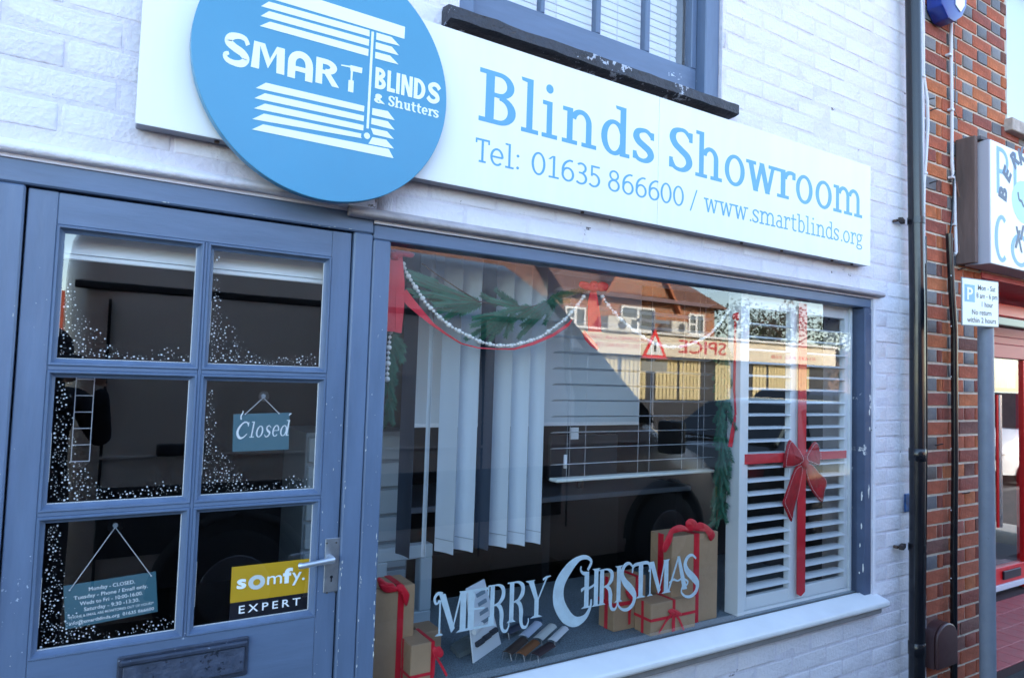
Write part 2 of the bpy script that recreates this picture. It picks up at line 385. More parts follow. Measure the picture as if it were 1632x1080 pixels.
# plain sans lettering from Blender's built-in font
def sans(s, y, org, ux, uz, m, parent, name='lettering', th=.0006, bold=0., width=None, height=1., shear=0., space=1.0):
    """org: lower-left corner (x,z); ux,uz: unit vectors in the facade plane; height: cap height in m; width: fitted"""
    cu = bpy.data.curves.new('tmp', 'FONT'); cu.body = s; cu.size = 1; cu.offset = bold; cu.shear = shear; cu.space_character = space; cu.resolution_u = 3
    ob = bpy.data.objects.new('tmp', cu); COL.objects.link(ob)
    dg = bpy.context.evaluated_depsgraph_get(); me = bpy.data.meshes.new_from_object(ob.evaluated_get(dg))
    vs = [v.co.copy() for v in me.vertices]; fs = [tuple(p.vertices) for p in me.polygons]
    bpy.data.objects.remove(ob); bpy.data.curves.remove(cu); bpy.data.meshes.remove(me)
    x0 = min(v.x for v in vs); x1 = max(v.x for v in vs)
    kh = height/.70; kw = (width/(x1-x0)) if width else kh
    g = G(); g.add([(org[0]+ux[0]*(v.x-x0)*kw+uz[0]*v.y*kh, y-th, org[1]+ux[1]*(v.x-x0)*kw+uz[1]*v.y*kh) for v in vs], fs)
    return g if m is None else g.build(name, m, parent, smooth=0)

# ================================================================== SETTING
def struct(g, name, m, **k):
    o = g.build(name, m, None, **k); o['kind'] = o.get('kind', 'structure'); return o
struct(G().box(-120, 140, -90, 60, -.6, -.13), 'ground', ASPH)
struct(G().box(-60, 90, -9.6, -2.25, -.128, -.10), 'road', ASPH)
struct(G().box(-60, 90, -2.1, -.002, -.12, 0.0), 'pavement', mat('pavement_asphalt', (.045, .045, .046), .9, .9, 90, .3, 60))
struct(G().box(-60, 90, -2.25, -2.102, -.12, .004), 'kerb', PAVE, bevel=.012)
struct(G().box(-60, 90, -11.6, -9.75, -.12, .01), 'far_pavement', PAVE)
struct(G().box(-60, 90, -9.75, -9.602, -.12, .014), 'far_kerb', PAVE, bevel=.012)
g = G()
for i in range(-14, 24): g.box(i*4, i*4+2, -5.95, -5.85, -.1, -.096)
struct(g, 'road_marking', mat('road_paint', (.7, .7, .68), .7))

# --- painted brick facade
WX0, WX1, WZ1 = -1.0, 3.645, 5.4
DOORX0, DOORX1 = -.19, .682
OPEN = [(DOORX0, .682, 0, 2.03), (.682, 3.176, .585, 2.006), (.925, 2.106, 2.70, 4.1)]
shop = thing('painted_shop_wall', 'white painted brick shopfront wall around the blue door and display window', 'wall', (1.4, 0, 0))
def wallgrid(g, x0, x1, z0, z1, y0, y1, opens):
    xs = sorted(set([x0, x1]+[v for o in opens for v in o[:2] if x0 < v < x1]))
    zs = sorted(set([z0, z1]+[v for o in opens for v in o[2:] if z0 < v < z1]))
    for i in range(len(xs)-1):
        for j in range(len(zs)-1):
            cx, cz = (xs[i]+xs[i+1])/2, (zs[j]+zs[j+1])/2
            if any(o[0] < cx < o[1] and o[2] < cz < o[3] for o in opens): continue
            g.box(xs[i], xs[i+1], y0, y1, zs[j], zs[j+1])
g = G(); wallgrid(g, WX0, WX1, 0, WZ1, .0004, .26, OPEN); g.build('mortar_bed', MORTP, shop)
def proj(x, y, z):
    v = Vector((x, y, z))-CAM; k = v.dot(fw)
    return (816+F*v.dot(rt)/k, 540-F*v.dot(up)/k, k)
def laid(x0, x1, z0, z1, opens, pitch=.225, L=.217, course=.075, H=.067, flem=False):
    out = []; r = 0; z = z0
    while z < z1-1e-6:
        x = x0; k = 0
        seq = []
        if not flem:
            x = x0-(pitch/2 if r % 2 else 0)-((r*7) % 3)*.004
            while x < x1: seq.append((x, x+L, 0)); x += pitch
        else:
            if r % 2: seq.append((x, x+.100, 1)); x += .1125; seq.append((x, x+.044, 0)); x += .056
            k = 0
            while x < x1:
                if k % 2 == 0: seq.append((x, x+.2125, 0)); x += .225
                else: seq.append((x, x+.1025, 1)); x += .1125
                k += 1
        for a, b, hd in seq:
            a = max(a, x0); b = min(b, x1); segs = [(a, b)]
            for o in opens:
                if z+H > o[2]+.004 and z < o[3]-.004:
                    ns = []
                    for p, q in segs:
                        if q <= o[0] or p >= o[1]: ns.append((p, q)); continue
                        if p < o[0]: ns.append((p, o[0]-.001))
                        if q > o[1]: ns.append((o[1]+.001, q))
                    segs = ns
            for p, q in segs:
                if q-p > .018: out.append((p, q, z+.004, z+.004+H, hd, r))
        z += course; r += 1
    return out
covered = [(.09, 3.0, 2.16, 2.58)]
def brick_meshes(name, m, n, bevel, rough_amt, dep=.02, seg=2):
    L = []
    for k in range(n):
        g = G().box(-.5, .5, 0, 1, -.5, .5)
        me_o = None
        bm = bmesh.new(); me = bpy.data.meshes.new(name); me.from_pydata([(x*.215, y*dep, z*.066) for x, y, z in g.v], [], g.f)
        bm.from_mesh(me); bmesh.ops.recalc_face_normals(bm, faces=bm.faces)
        es = [e for e in bm.edges if min(v.co.y for v in e.verts) < 1e-4]
        bmesh.ops.bevel(bm, geom=es, offset=bevel, segments=seg, profile=.6, affect='EDGES')
        for v in bm.verts:
            if v.co.y < .012: v.co += Vector((random.uniform(-1, 1)*rough_amt*1.4, random.uniform(-1, 1)*rough_amt*.5, random.uniform(-1, 1)*rough_amt))
        bm.to_mesh(me); bm.free()
        for mm in (m if isinstance(m, list) else [m]): me.materials.append(mm)
        me.polygons.foreach_set('use_smooth', [True]*len(me.polygons)); me.set_sharp_from_angle(angle=radians(50)); L.append(me)
    return L
def place_bricks(parent, cells, protos, pick, y=0., jit=.0012, limit=295, cover=None):
    vis = []; rest = []
    for c in cells:
        cx, cz = (c[0]+c[1])/2, (c[2]+c[3])/2
        px, py, k = proj(cx, 0, cz); ok = -20 < px < 1650 and -20 < py < 1100 and k > 0
        if ok and cover and any(o[0] < cx < o[1] and o[2] < cz < o[3] for o in cover): ok = False
        (vis if ok else rest).append((c, (c[1]-c[0])/(k*k) if k > 0 else 0))
    vis.sort(key=lambda t: -t[1]); rest += vis[limit:]; vis = vis[:limit]
    for c, _ in vis:
        me = pick(c, protos)
        sx = (c[1]-c[0])/.215; sz = (c[3]-c[2])/.066
        inst(me, 'brick', parent, ((c[0]+c[1])/2, y+random.uniform(-jit, jit), (c[2]+c[3])/2), (sx, 1, sz), (random.uniform(-.004, .004), random.uniform(-.006, .006), random.uniform(-.004, .004)))
    byme = {}
    for c, _ in rest:
        me = pick(c, protos); byme.setdefault(me.materials[0].name, [me.materials[0], G()])[1].box(c[0], c[1], y+random.uniform(-jit, jit), y+.01, c[2], c[3])
    return byme
pb = brick_meshes('brick', WALLP, 12, .0065, .0016, .02, 3)
cells = laid(WX0, WX1-.002, 0, WZ1-.1, OPEN, pitch=.232, L=.2255, H=.069)
bm_ = place_bricks(shop, cells, pb, lambda c, p: random.choice(p), y=-.0010, jit=.0013, cover=covered)
for nm, (m_, gg) in bm_.items(): o = gg.build('bricks_out_of_sight', m_, shop, bevel=.003, kind='stuff'); o.name = 'brick_surround'
# wall returns beside the display window
G().box(3.1765, 3.20, -.004, .02, .66, 2.0).build('plaster_reveal', WALLP, shop, bevel=.006)
# rest of the shop building, behind and above
b = thing('shop_building', 'pitched roof and side walls of the shop behind the white facade', 'building', (1.4, 4, 0))
g = G(); g.box(WX0-6, WX0-.001, 0, .3, 0, 5.4); g.box(WX0-6, 9.9, 7.7, 8, 0, 5.4); g.box(WX0-6, WX0-5.7, .3, 7.7, 0, 5.4); g.box(9.6, 9.9, .3, 7.7, 0, 5.4)
g.build('wall', mat('rear_brick', (.28, .10, .06), .9, .4, 20, .2, 8), b)
G().add([(WX0-6.2, -.12, 5.4), (10.1, -.12, 5.4), (10.1, 4, 7.3), (WX0-6.2, 4, 7.3), (WX0-6.2, 8.3, 5.4), (10.1, 8.3, 5.4), (WX0-6.2, -.12, 5.3), (10.1, -.12, 5.3), (WX0-6.2, 8.3, 5.3), (10.1, 8.3, 5.3)],
        [(0, 1, 2, 3), (3, 2, 5, 4), (6, 7, 1, 0), (8, 4, 5, 9), (6, 8, 9, 7), (0, 3, 4, 8, 6), (1, 7, 9, 5, 2)]).build('roof', mat('roof_tile_dark', (.10, .06, .05), .9, .5, 12, .2, 6), b, smooth=0)

# --- room behind the glass
room = thing('showroom_interior', 'dark showroom room seen through the display window and door panes', 'room', (1.4, 2, 0))
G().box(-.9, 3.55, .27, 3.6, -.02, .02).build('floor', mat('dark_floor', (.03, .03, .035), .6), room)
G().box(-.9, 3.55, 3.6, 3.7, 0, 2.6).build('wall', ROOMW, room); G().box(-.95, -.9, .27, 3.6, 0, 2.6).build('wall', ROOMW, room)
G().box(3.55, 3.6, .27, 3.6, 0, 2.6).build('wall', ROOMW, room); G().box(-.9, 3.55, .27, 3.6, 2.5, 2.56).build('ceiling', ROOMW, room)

# ================================================================== DISPLAY WINDOW JOINERY
dw = thing('display_window', 'wide blue framed shop display window with white sill and Merry Christmas lettering', 'window', (1.9, .03, .6))
YF = .008
G().box(.684, .737, YF, .10, .60, 1.962).build('window_post', BLUE, dw, bevel=.004)
rp = G().box(3.121, 3.175, YF, .10, .62, 1.962).build('window_post', BLUEDK, dw, bevel=.004, label='right window post with paint peeled to white')
for px, py, w_, h_, s_ in ((1387, 578, .010, .020, 3), (1386, 657, .010, .035, 5), (1386.5, 683, .012, .028, 8), (1385, 782, .014, .066, 1), (1374, 790, .012, .050, 2), (1373.5, 838, .012, .028, 4), (1371, 868, .008, .02, 7), (1376, 905, .010, .045, 6), (1370, 912, .007, .012, 9)):
    random.seed(s_); x, z = wp(px, py, YF-.001); g = G()
    poly = [(x+w_/2*random.uniform(.35, 1.15)*cos(2*pi*k/11), z+h_/2*random.uniform(.5, 1.1)*sin(2*pi*k/11)) for k in range(11)]
    g.prism(poly, YF-.0006, YF+.002); g.build('peeled_patch', mat('bare_primer', (.66, .66, .62), .8, .3, 60, .15, 30), rp, smooth=0)
G().box(.684, 3.175, YF+.002, .10, 1.9625, 2.006).build('window_head', BLUEH, dw, bevel=.004)
G().box(.737, 3.121, .035, .10, .585, .628).build('bottom_rail', SILL, dw, bevel=.003)
random.seed(11)
# sill: sloping top, rounded nose
sy = -.062
sl = G(); prof = [(.034, .632), (sy+.012, .611), (sy, .605), (sy, .588), (sy+.006, .580), (.034, .574)]
sl.loft([[(x, y, z) for y, z in prof] for x in (.60, 3.21)]); sl.build('window_sill', SILL, dw, bevel=.002)
G().box(.62, 3.19, -.035, .034, .548, .5735).build('sill_underboard', mat('grey_sill_board', (.25, .24, .25), .7, .3, 30, .15, 10), dw, bevel=.003)
g = G().add([(.737, .045, .628), (3.121, .045, .628), (3.121, .045, 1.965), (.737, .045, 1.965)], [(0, 1, 2, 3)])
g.build('glass_pane', GLASS, dw)
gl_ = G(); gl_.box(.7375, 3.1205, .0455, .049, .6285, .632); gl_.build('rubber_seal', mat('black_seal', (.03, .03, .03), .7), dw)
# lead drip over door and window
dr = G(); dprof = [(.0, 2.048), (-.026, 2.036), (-.032, 2.030), (-.032, 2.022), (-.022, 2.016), (0, 2.014)]
dr.loft([[(x, y, z+.0) for y, z in dprof] for x in (.60, 3.225)]); dr.build('drip_moulding', mat('old_painted_lead', (.42, .38, .40), .6, .5, 30, .25, 9), dw, bevel=.002)
dr = G(); dr.loft([[(x, y*.7, z+.024) for y, z in dprof] for x in (-1.0, .5995)]); dr.build('drip_moulding', WALLP, dw, bevel=.002)

CHIP = mat('bare_primer', (.62, .62, .60))
def chips(parent, xs, z0, z1, n, y, seed, wmax=.004, hmax=.012, horiz=False):
    rr = random.Random(seed)
    for _ in range(n):
        x = rr.choice(xs)+rr.gauss(0, .0012); z = rr.uniform(z0, z1); w_, h_ = rr.uniform(.25, 1)*wmax, rr.uniform(.15, 1)*hmax
        if horiz: x, z = rr.uniform(xs[0], xs[-1]), rr.uniform(z0, z1); w_, h_ = rr.uniform(.2, 1)*hmax, rr.uniform(.2, 1)*wmax
        poly = [(x+w_/2*rr.uniform(.4, 1.1)*cos(2*pi*k/9), z+h_/2*rr.uniform(.4, 1.1)*sin(2*pi*k/9)) for k in range(9)]
        G().prism(poly, y-.0004-.0002*rr.random(), y+.001).build('paint_chip', CHIP, parent, smooth=0)
LP_ = [o for o in dw.children if o.name.startswith('window_post')][0]
chips(LP_, [.7335, .734, .731], .72, 1.15, 16, YF, 2, .004, .020); chips(LP_, [.71, .70, .72], .7, 1.9, 14, YF, 3, .0022, .006); chips(LP_, [.688], .6, 1.4, 16, YF, 4, .003, .010)
# --- MERRY CHRISTMAS window lettering
def xm(px, py=960): return wp(px, py, .0462)[0]
LB, LT = .793, .916
LET = Pen(.0462, .0004)
def glyphbox(px0, px1, y=960, z0=LB, H=LT-LB):
    a, b = xm(px0, y), xm(px1, y); LET.tf = lambda u, v: (a+u*(b-a), z0+v*H)
def serif(x, y, w, up_=1): LET.poly([(x-w/2, y), (x+w/2, y), (x+w/4, y+.05*up_), (x-w/4, y+.05*up_)] if up_ > 0 else [(x-w/4, y+.05*up_), (x+w/4, y+.05*up_), (x+w/2, y), (x-w/2, y)])
def gM(px0, px1, y, H=LT-LB, sw=True):
    glyphbox(px0, px1, y, LB, H)
    LET.V(.16, .0, .86, .05); serif(.16, 0, .24)
    LET.poly([(.12, 1), (.30, 1), (.60, .12), (.50, .02)] if True else [])
    LET.poly([(.50, .02), (.58, .18), (.80, 1), (.74, 1)]); LET.V(.83, 0, 1, .17); serif(.82, 0, .36); serif(.84, 1, .3, -1)
    if sw: LET.C([(.22, 1.0), (.09, 1.03), (.0, .93), (.03, .8), (.10, .80), (.12, .87)], [.09, .08, .07, .06, .05, .04])
def gR(px0, px1, y, z0=LB, H=LT-LB, tail=True):
    glyphbox(px0, px1, y, z0, H); LET.V(.22, 0, 1, .19); serif(.22, 0, .40); LET.H(.02, .3, .985, .035)
    LET.C([(.28, .985), (.52, .97), (.70, .86), (.70, .68), (.52, .53), (.30, .49)], [.03, .06, .15, .17, .08, .035])
    LET.C([(.42, .50), (.58, .42), (.66, .24), (.66, .0), (.74, -.16), (.90, -.19), (1.0, -.08), (1.0, .02)], [.06, .14, .18, .15, .10, .07, .05, .045])
random.seed(3)
gM(692, 747, 975)
glyphbox(740, 783, 965); LET.V(.25, 0, 1, .22); LET.H(.04, .9, .97, .06); LET.H(.04, .95, .03, .06); LET.H(.25, .75, .5, .04); LET.V(.88, .78, 1, .05); LET.V(.93, 0, .24, .05)
gR(777, 812, 950, H=.127); gR(808, 843, 945, H=.127)
glyphbox(838, 877, 935); LET.V(.45, 0, .5, .17); serif(.45, 0, .5); LET.poly([(.08, 1), (.30, 1), (.53, .45), (.38, .45)]); LET.poly([(.80, 1), (.87, 1), (.53, .45), (.47, .45)]); serif(.18, 1, .4, -1); LET.C([(.68, .97), (.82, 1.02), (1.0, 1.04)], [.05, .06, .03])
glyphbox(882, 952, 940, z0=LB-.048, H=.22)
LET.C([(.76, .80), (.84, .92), (.74, 1.0), (.56, 1.0), (.34, .88), (.14, .66), (.12, .40), (.28, .16), (.50, .04), (.72, .08), (.84, .22), (.86, .34)], [.05, .05, .06, .08, .17, .22, .24, .22, .16, .09, .05, .03])
glyphbox(926, 953, 940)
LET.V(.32, 0, 1, .26); LET.V(.88, 0, 1.05, .24); serif(.32, 0, .62); serif(.88, 0, .5); serif(.88, 1.05, .5, -1); LET.C([(.0, .50), (.2, .56), (.5, .54), (.8, .62)], [.1, .07, .07, .06]); LET.C([(.30, .95), (.08, .98), (-.05, 1.08), (-.02, 1.18)], [.12, .09, .07, .06])
gR(952, 984, 930)
glyphbox(981, 991, 930); LET.V(.5, 0, 1.03, .62); serif(.5, 0, 1.3); serif(.5, 1.03, 1.3, -1)
def gS(px0, px1, y, z0, H):
    glyphbox(px0, px1, y, z0, H)
    LET.C([(.78, .90), (.58, 1.0), (.36, .96), (.24, .80), (.36, .62), (.66, .44), (.86, .28), (.80, .10), (.56, 0), (.28, .02), (.08, .14), (.12, .27)], [.05, .06, .10, .16, .18, .20, .18, .12, .08, .06, .06, .05])
gS(983, 1016, 925, LB-.032, .162)
glyphbox(1008, 1034, 925); LET.V(.5, 0, 1, .26); serif(.5, 0, .62); LET.C([(-.02, .76), (.06, .96), (.5, 1.0), (.94, .98), (1.06, .78), (.96, .74)], [.07, .1, .10, .1, .08, .05])
gM(1030, 1068, 920, sw=False)
glyphbox(1063, 1097, 915); LET.poly([(.02, 0), (.10, 0), (.56, 1.02), (.48, 1.02)]); LET.poly([(.46, 1.04), (.58, 1.04), (.95, .0), (.74, .0)]); LET.C([(.10, .28), (.3, .36), (.5, .30), (.72, .34), (.98, .22), (.86, .08), (.74, .12)], [.04, .07, .05, .06, .06, .05, .04]); serif(.05, 0, .3)
gS(1084, 1116, 905, LB-.03, .155)
LET.g.build('merry_christmas_lettering', mat('frosted_window_vinyl', (.60, .75, .84), .5, .1, 100, .12, 30), dw, smooth=0)

# ================================================================== DOOR
door = thing('shop_door', 'blue painted shop door with six glass panes, steel lever handle and letterbox', 'door', (.25, .03, .05))
jm = thing('door_frame', 'blue painted timber frame around the shop door, beside the display window', 'door frame', (.25, .03, 0))
G().box(-.24, -.133, YF, .11, 0, 1.9755).build('jamb', BLUE, jm, bevel=.004)
G().box(.627, .682, YF, .11, 0, 1.9755).build('jamb', BLUE, jm, bevel=.004)
G().box(-.24, .682, YF-.002, .11, 1.9765, 2.034).build('head', BLUEH, jm, bevel=.004)
DF, DB, DG = .020, .055, .0365
cols = [(-.0545, .2265), (.267, .552)]; rows = [(1.590, 1.881), (1.259, 1.547), (.934, 1.216)]
mw = .0165
def part(nm, x0, x1, z0, z1, m=BLUE): return G().box(x0, x1, DF, DB, z0, z1).build(nm, m, door, bevel=.0015)
part('stile', -.1285, cols[0][0]-mw, .05, 1.972); part('stile', cols[1][1]+mw, .6225, .05, 1.972)
part('rail', cols[0][0]-mw+.0004, cols[1][1]+mw-.0004, 1.881+mw, 1.971, BLUEH)
part('rail', cols[0][0]-mw+.0004, cols[1][1]+mw-.0004, .66, .934-mw, BLUEH)
part('rail', cols[0][0]-mw+.0004, cols[1][1]+mw-.0004, .05, .26, BLUEH)
G().box(cols[0][0]-mw, cols[1][1]+mw, DF+.012, DB-.006, .262, .658).build('lower_panel', BLUE, door)
part('glazing_bar', cols[0][1]+mw, cols[1][0]-mw, .934-mw+.0004, 1.881+mw-.0004)
for (a, b_), (c, d) in (((cols[0][0]-mw+.0004, cols[0][1]+mw-.0004), (1.547+mw, 1.590-mw)), ((cols[1][0]-mw+.0004, cols[1][1]+mw-.0004), (1.547+mw, 1.590-mw)), ((cols[0][0]-mw+.0004, cols[0][1]+mw-.0004), (1.216+mw, 1.259-mw)), ((cols[1][0]-mw+.0004, cols[1][1]+mw-.0004), (1.216+mw, 1.259-mw))):
    part('glazing_bar', a, b_, c, d, BLUEH)
PUT = mat('white_putty_edge', (.62, .62, .62), .7, .3, 60)
SNOWD = mat('white_snow_sticker', (.80, .82, .86), .6)
for ri, (z0, z1) in enumerate(rows):
    for ci, (x0, x1) in enumerate(cols):
        g = G(); R_ = []
        for inset, y in ((-mw, DF+.001), (-mw+.002, DF-.003), (-mw+.006, DF-.0025), (-mw*.45, DF+.006), (-.002, DG-.004), (0, DG-.003), (0, DG+.004)):
            R_.append([(x0+inset, y, z0+inset), (x1-inset, y, z0+inset), (x1-inset, y, z1-inset), (x0+inset, y, z1-inset)])
        g.loft(R_, cap=False); g.build('glazing_bead', BLUE, door, smooth=25)
        pn = G().add([(x0, DG, z0), (x1, DG, z0), (x1, DG, z1), (x0, DG, z1)], [(0, 1, 2, 3)]).build('glass_pane', GLASS, door)
        g = G(); t = .0016; yy = DG-.0036
        g.box(x1-t, x1, yy, DG-.0005, z0, z1); g.box(x0, x1, yy, DG-.0005, z0, z0+t*.8); g.box(x0, x0+t*.5, yy, DG-.0005, z0+.05, z0+.16)
        g.build('putty_line', PUT, pn, smooth=0)
        if (ri, ci) == (2, 1): continue
        # spray-snow dots drifting up the left edge and along the bottom
        g = G(); W_, H_ = x1-x0, z1-z0; n = 0; pts = []
        dens = (190, 230, 280, 250, 290, 0)[ri*2+ci]
        for _ in range(9000):
            if n >= dens: break
            u, v = random.random(), random.random()
            hl_ = (.92, .97, .99, .93, .99, 0)[ri*2+ci] if not (ri == 0 and ci == 0) else .62
            wl = (.10 if ri else .07)+.06*(ci == 0)
            eu = u/(wl*(1.25-v/hl_*.8)) if v < hl_ else 9
            ev = v/(.075+.42*max(0, (.50-u)/.50)**1.7+.03*sin(u*9))
            e_ = min(eu, ev)
            if e_ > 1.15 or random.random() < max(0, (e_-.45))*1.0: continue
            r = random.choice((.0005, .0006, .0008, .0010, .0012, .0015, .0019, .0022))*(1.1-.25*e_)
            x, z = x0+.005+u*(W_-.01), z0+.005+v*(H_-.01)
            if any((x-a)**2+(z-b_)**2 < (r+c+.0019)**2 for a, b_, c in pts): continue
            pts.append((x, z, r)); n += 1
            e = random.uniform(.85, 1.15)
            g.prism([(x+r*e*cos(pi*k/4), z+r*sin(pi*k/4)) for k in range(8)], DG+.0004, DG+.0012)
        o = g.build('snow_dots', SNOWD, pn, smooth=0, kind='stuff')
js = [o for o in jm.children if o.name.startswith('jamb')]
chips(js[1], [.631, .633], .62, 1.3, 22, YF, 5, .003, .012); chips(js[0], [-.139, -.142], 1.0, 1.75, 9, YF, 6, .003, .012)
hd_ = [o for o in jm.children if o.name.startswith('head')][0]
chips(hd_, [.1, .62], 1.977, 1.982, 10, YF-.002, 7, .002, .014, True)
sts = [o for o in door.children if o.name.startswith('stile')]
chips(sts[1], [.575, .58, .60, .618], .62, 1.5, 20, DF, 8, .0022, .008); chips(sts[0], [-.12, -.10, -.08], .7, 1.85, 12, DF, 9, .002, .006)
# handle
hp = G().box(wp(516.5, 900, DF)[0], wp(540, 900, DF)[0], DF-.003, DF, .978, 1.124).build('handle_plate', STEEL, door, bevel=.0018)
hx, hz = wp(528, 891, DF-.02)
g = G(); g.cyl((hx, DF-.012, hz), (0, 1, 0), .0105, .022, 20); g.tube([(hx+.004, DF-.026, hz), (hx-.012, DF-.03, hz), (hx-.05, DF-.034, hz-.002), (hx-.078, DF-.034, hz-.004), (hx-.088, DF-.028, hz-.005)], [.010, .0085, .007, .0075, .0085], 14)
g.build('lever_handle', mat('satin_aluminium', (.55, .58, .63), .32, .05, 40, metal=.75), hp, smooth=60)
kx, kz = wp(528, 921, DF-.003)
g = G(); g.cyl((kx, DF-.0034, kz+.004), (0, 1, 0), .0042, .0012, 12); g.box(kx-.0018, kx+.0018, DF-.004, DF-.0028, kz-.009, kz+.003); g.build('keyhole', BLK, hp)
for a, b_ in ((521, 865), (536, 864), (521, 944), (534, 943)):
    x, z = wp(a, b_, DF-.003); G().cyl((x, DF-.0034, z), (0, 1, 0), .0026, .0016, 10).build('screw', mat('dull_screw', (.12, .11, .10), .5, metal=.6), hp)
# letterbox
lx0, lx1 = .105, .398
lb = G().box(lx0, lx1, DF-.008, DF, .800, .897).build('letterbox', mat('painted_iron_letterbox', (.028, .038, .065), .4, .45, 40, .3, 20, speck=(.20, .24, .32), speck_amt=.8), door, bevel=.003)
G().box(lx0+.012, lx1-.010, DF-.014, DF-.0085, .812, .875).build('flap', mat('painted_iron_flap', (.050, .065, .105), .4, .5, 50, .35, 25, speck=(.012, .016, .03), speck_amt=.6), lb, bevel=.003)
G().box(lx0+.004, lx1-.004, DF-.020, DF-.0085, .876, .890).build('hood', mat('painted_iron_letterbox', (.03, .05, .11)), lb, bevel=.004)

# signs hanging on suction cups inside the door glass
def inplane(quad, y):
    P_ = [Vector(wp(a, b_, y)) for a, b_ in quad]
    ux = (P_[1]-P_[0]); uz = (P_[0]-P_[3]); W_, H_ = ux.length, uz.length
    return P_, ux.normalized(), uz.normalized(), W_, H_
def hung(name, label, quad, cup, ends, lines, Y=.046):
    P_, ux, uz, W_, H_ = inplane(quad, Y); c = sum(P_, Vector((0, 0)))/4
    t = thing(name, label, 'sign', (c.x, Y, c.y))
    G().prism([tuple(p) for p in P_], Y, Y+.003).build('plate', PLATE, t, bevel=.0005)
    cu_ = Vector(wp(*cup, Y-.004))
    g = G(); g.cyl((cu_.x, .0405, cu_.y), (0, 1, 0), .0175 if name == 'opening_hours_sign' else .014, .005, 28); g.build('suction_cup', CLEARP, t, smooth=50)
    G().cyl((cu_.x, .046, cu_.y), (0, 1, 0), .0055, .008, 14).build('hook', mat('grey_rubber', (.35, .38, .42), .4), t)
    for e in ends:
        q = Vector(wp(*e, Y-.002)); G().tube([(cu_.x, Y-.003, cu_.y-.004), (q.x, Y-.002, q.y)], .0009, 6).build('string', CABLEW, t)
        G().ball((q.x, Y-.002, q.y), .002).build('string_knot', CABLEW, t)
    O = P_[3]
    for s_, u, v, wd, hh, bold, sh in lines:
        org = O+ux*(u*W_)+uz*(v*H_)
        sans(s_, Y-.0002, org, ux, uz, TXTW, t, 'lettering', width=wd*W_, height=hh*H_, bold=bold, shear=sh)
    return t, (O, ux, uz, W_, H_)
hung('opening_hours_sign', 'small teal sign of opening hours hanging by string on the lower left door pane', [(101, 933.5), (248.4, 910), (251.5, 974), (104, 1002.7)], (184, 837), ((111, 940), (241, 917)),
     (('Monday - CLOSED.', .26, .80, .50, .085, .012, 0), ('Tuesday - Phone / Email only.', .10, .645, .80, .085, .012, 0), ('Weds to Fri - 10:00-16:00.', .16, .495, .68, .085, .012, 0),
      ('Saturday - 9:30 -13:30.', .20, .35, .60, .085, .012, 0), ('*PHONE & EMAIL ARE MONITORED OUT OF HOURS*', .03, .225, .93, .055, .012, 0), ('info@smartblinds.org  01635 866600', .04, .08, .92, .075, .012, 0)))
ct, (O, ux, uz, W_, H_) = hung('closed_sign', 'teal sign reading Closed hanging by string on the middle right door pane', [(372, 660), (461.8, 657), (460, 716), (370.5, 719.7)], (420, 631), ((391, 659.5), (444.5, 658.5)), ())
pc = Pen(.0458, .0004)
class Sh: pass
def closed_tf(x0, k, z0, H): return lambda u, v: tuple(O+ux*(W_*(x0+u*k+v*.035))+uz*(H_*(z0+v*H)))
pc.tf = closed_tf(.05, .20, .36, .42); pc.C([(.95, .80), (.72, 1.0), (.40, .92), (.12, .6), (.08, .3), (.3, .02), (.6, .02), (.92, .25)], [.09, .08, .10, .17, .20, .16, .09, .05]); pc.V(.93, .72, 1.0, .06); pc.C([(.22, 1.18), (.16, 1.4), (.28, 1.62), (.24, 1.75)], [.10, .10, .09, .05])
x = .265
for ch in 'losed':
    adv = {'l': .11, 'o': .155, 's': .135, 'e': .15, 'd': .17}[ch]; pc.tf = closed_tf(x, adv, .36, .30)
    if ch == 'l': pc.V(.45, .02, 1.42, .2); pc.H(.1, .45, 1.38, .07); pc.H(.15, .85, .04, .07)
    if ch == 'o': pc.A(.45, .5, .4, .52, 0, 360, .17, .07)
    if ch == 's': pc.C([(.78, .80), (.5, 1.0), (.22, .82), (.4, .56), (.72, .36), (.62, .08), (.3, 0), (.08, .22)], [.06, .08, .15, .2, .2, .13, .08, .06])
    if ch == 'e': pc.A(.45, .5, .4, .52, 0, 318, .16, .07); pc.H(.14, .8, .52, .06)
    if ch == 'd': pc.A(.36, .48, .36, .5, 0, 360, .15, .07); pc.V(.76, .0, 1.45, .15); pc.H(.5, .8, 1.41, .07); pc.H(.76, 1.0, .04, .07); pc.C([(.62, 1.85), (.72, 2.0), (.9, 2.02)], [.08, .12, .06])
    x += adv
pc.g.build('lettering', TXTW, ct, smooth=0)

# somfy sticker
q = [(369.5, 903), (494.5, 889), (494.5, 973), (368, 990)]
P_, ux, uz, W_, H_ = inplane(q, DG+.002)
st = thing('expert_sticker', 'yellow and black installer sticker on the lower right door pane', 'sticker', (P_[0].x, DG, P_[0].y))
x0 = P_[0].x; x1 = P_[1].x; zt = P_[0].y; yb = wp(369, 960, DG+.002)[1]
G().box(x0, x1, DG+.0006, DG+.0012, yb, zt).build('yellow_panel', YEL, st, smooth=0)
G().box(x0, x1, DG+.0006, DG+.0012, .9345, yb-.0002).build('black_panel', BLK, st, smooth=0)
H_ = zt-yb; W_ = x1-x0; e = Vector((1, 0)); f = Vector((0, 1)); YS = DG+.0007
sans('s', YS-.0003, (x0+.07*W_, yb+.38*H_), e, f, LOGOW, st, width=.115*W_, height=.37*H_, bold=.03)
p = Pen(YS-.0002, .0003); p.tf = lambda u, v: (x0+u*W_, yb+v*H_); p.A(.315, .495, .105, .205, 0, 360, .06, .115); p.g.build('lettering', LOGOW, st, smooth=0)
sans('m', YS-.0003, (x0+.445*W_, yb+.38*H_), e, f, LOGOW, st, width=.19*W_, height=.37*H_, bold=.0)
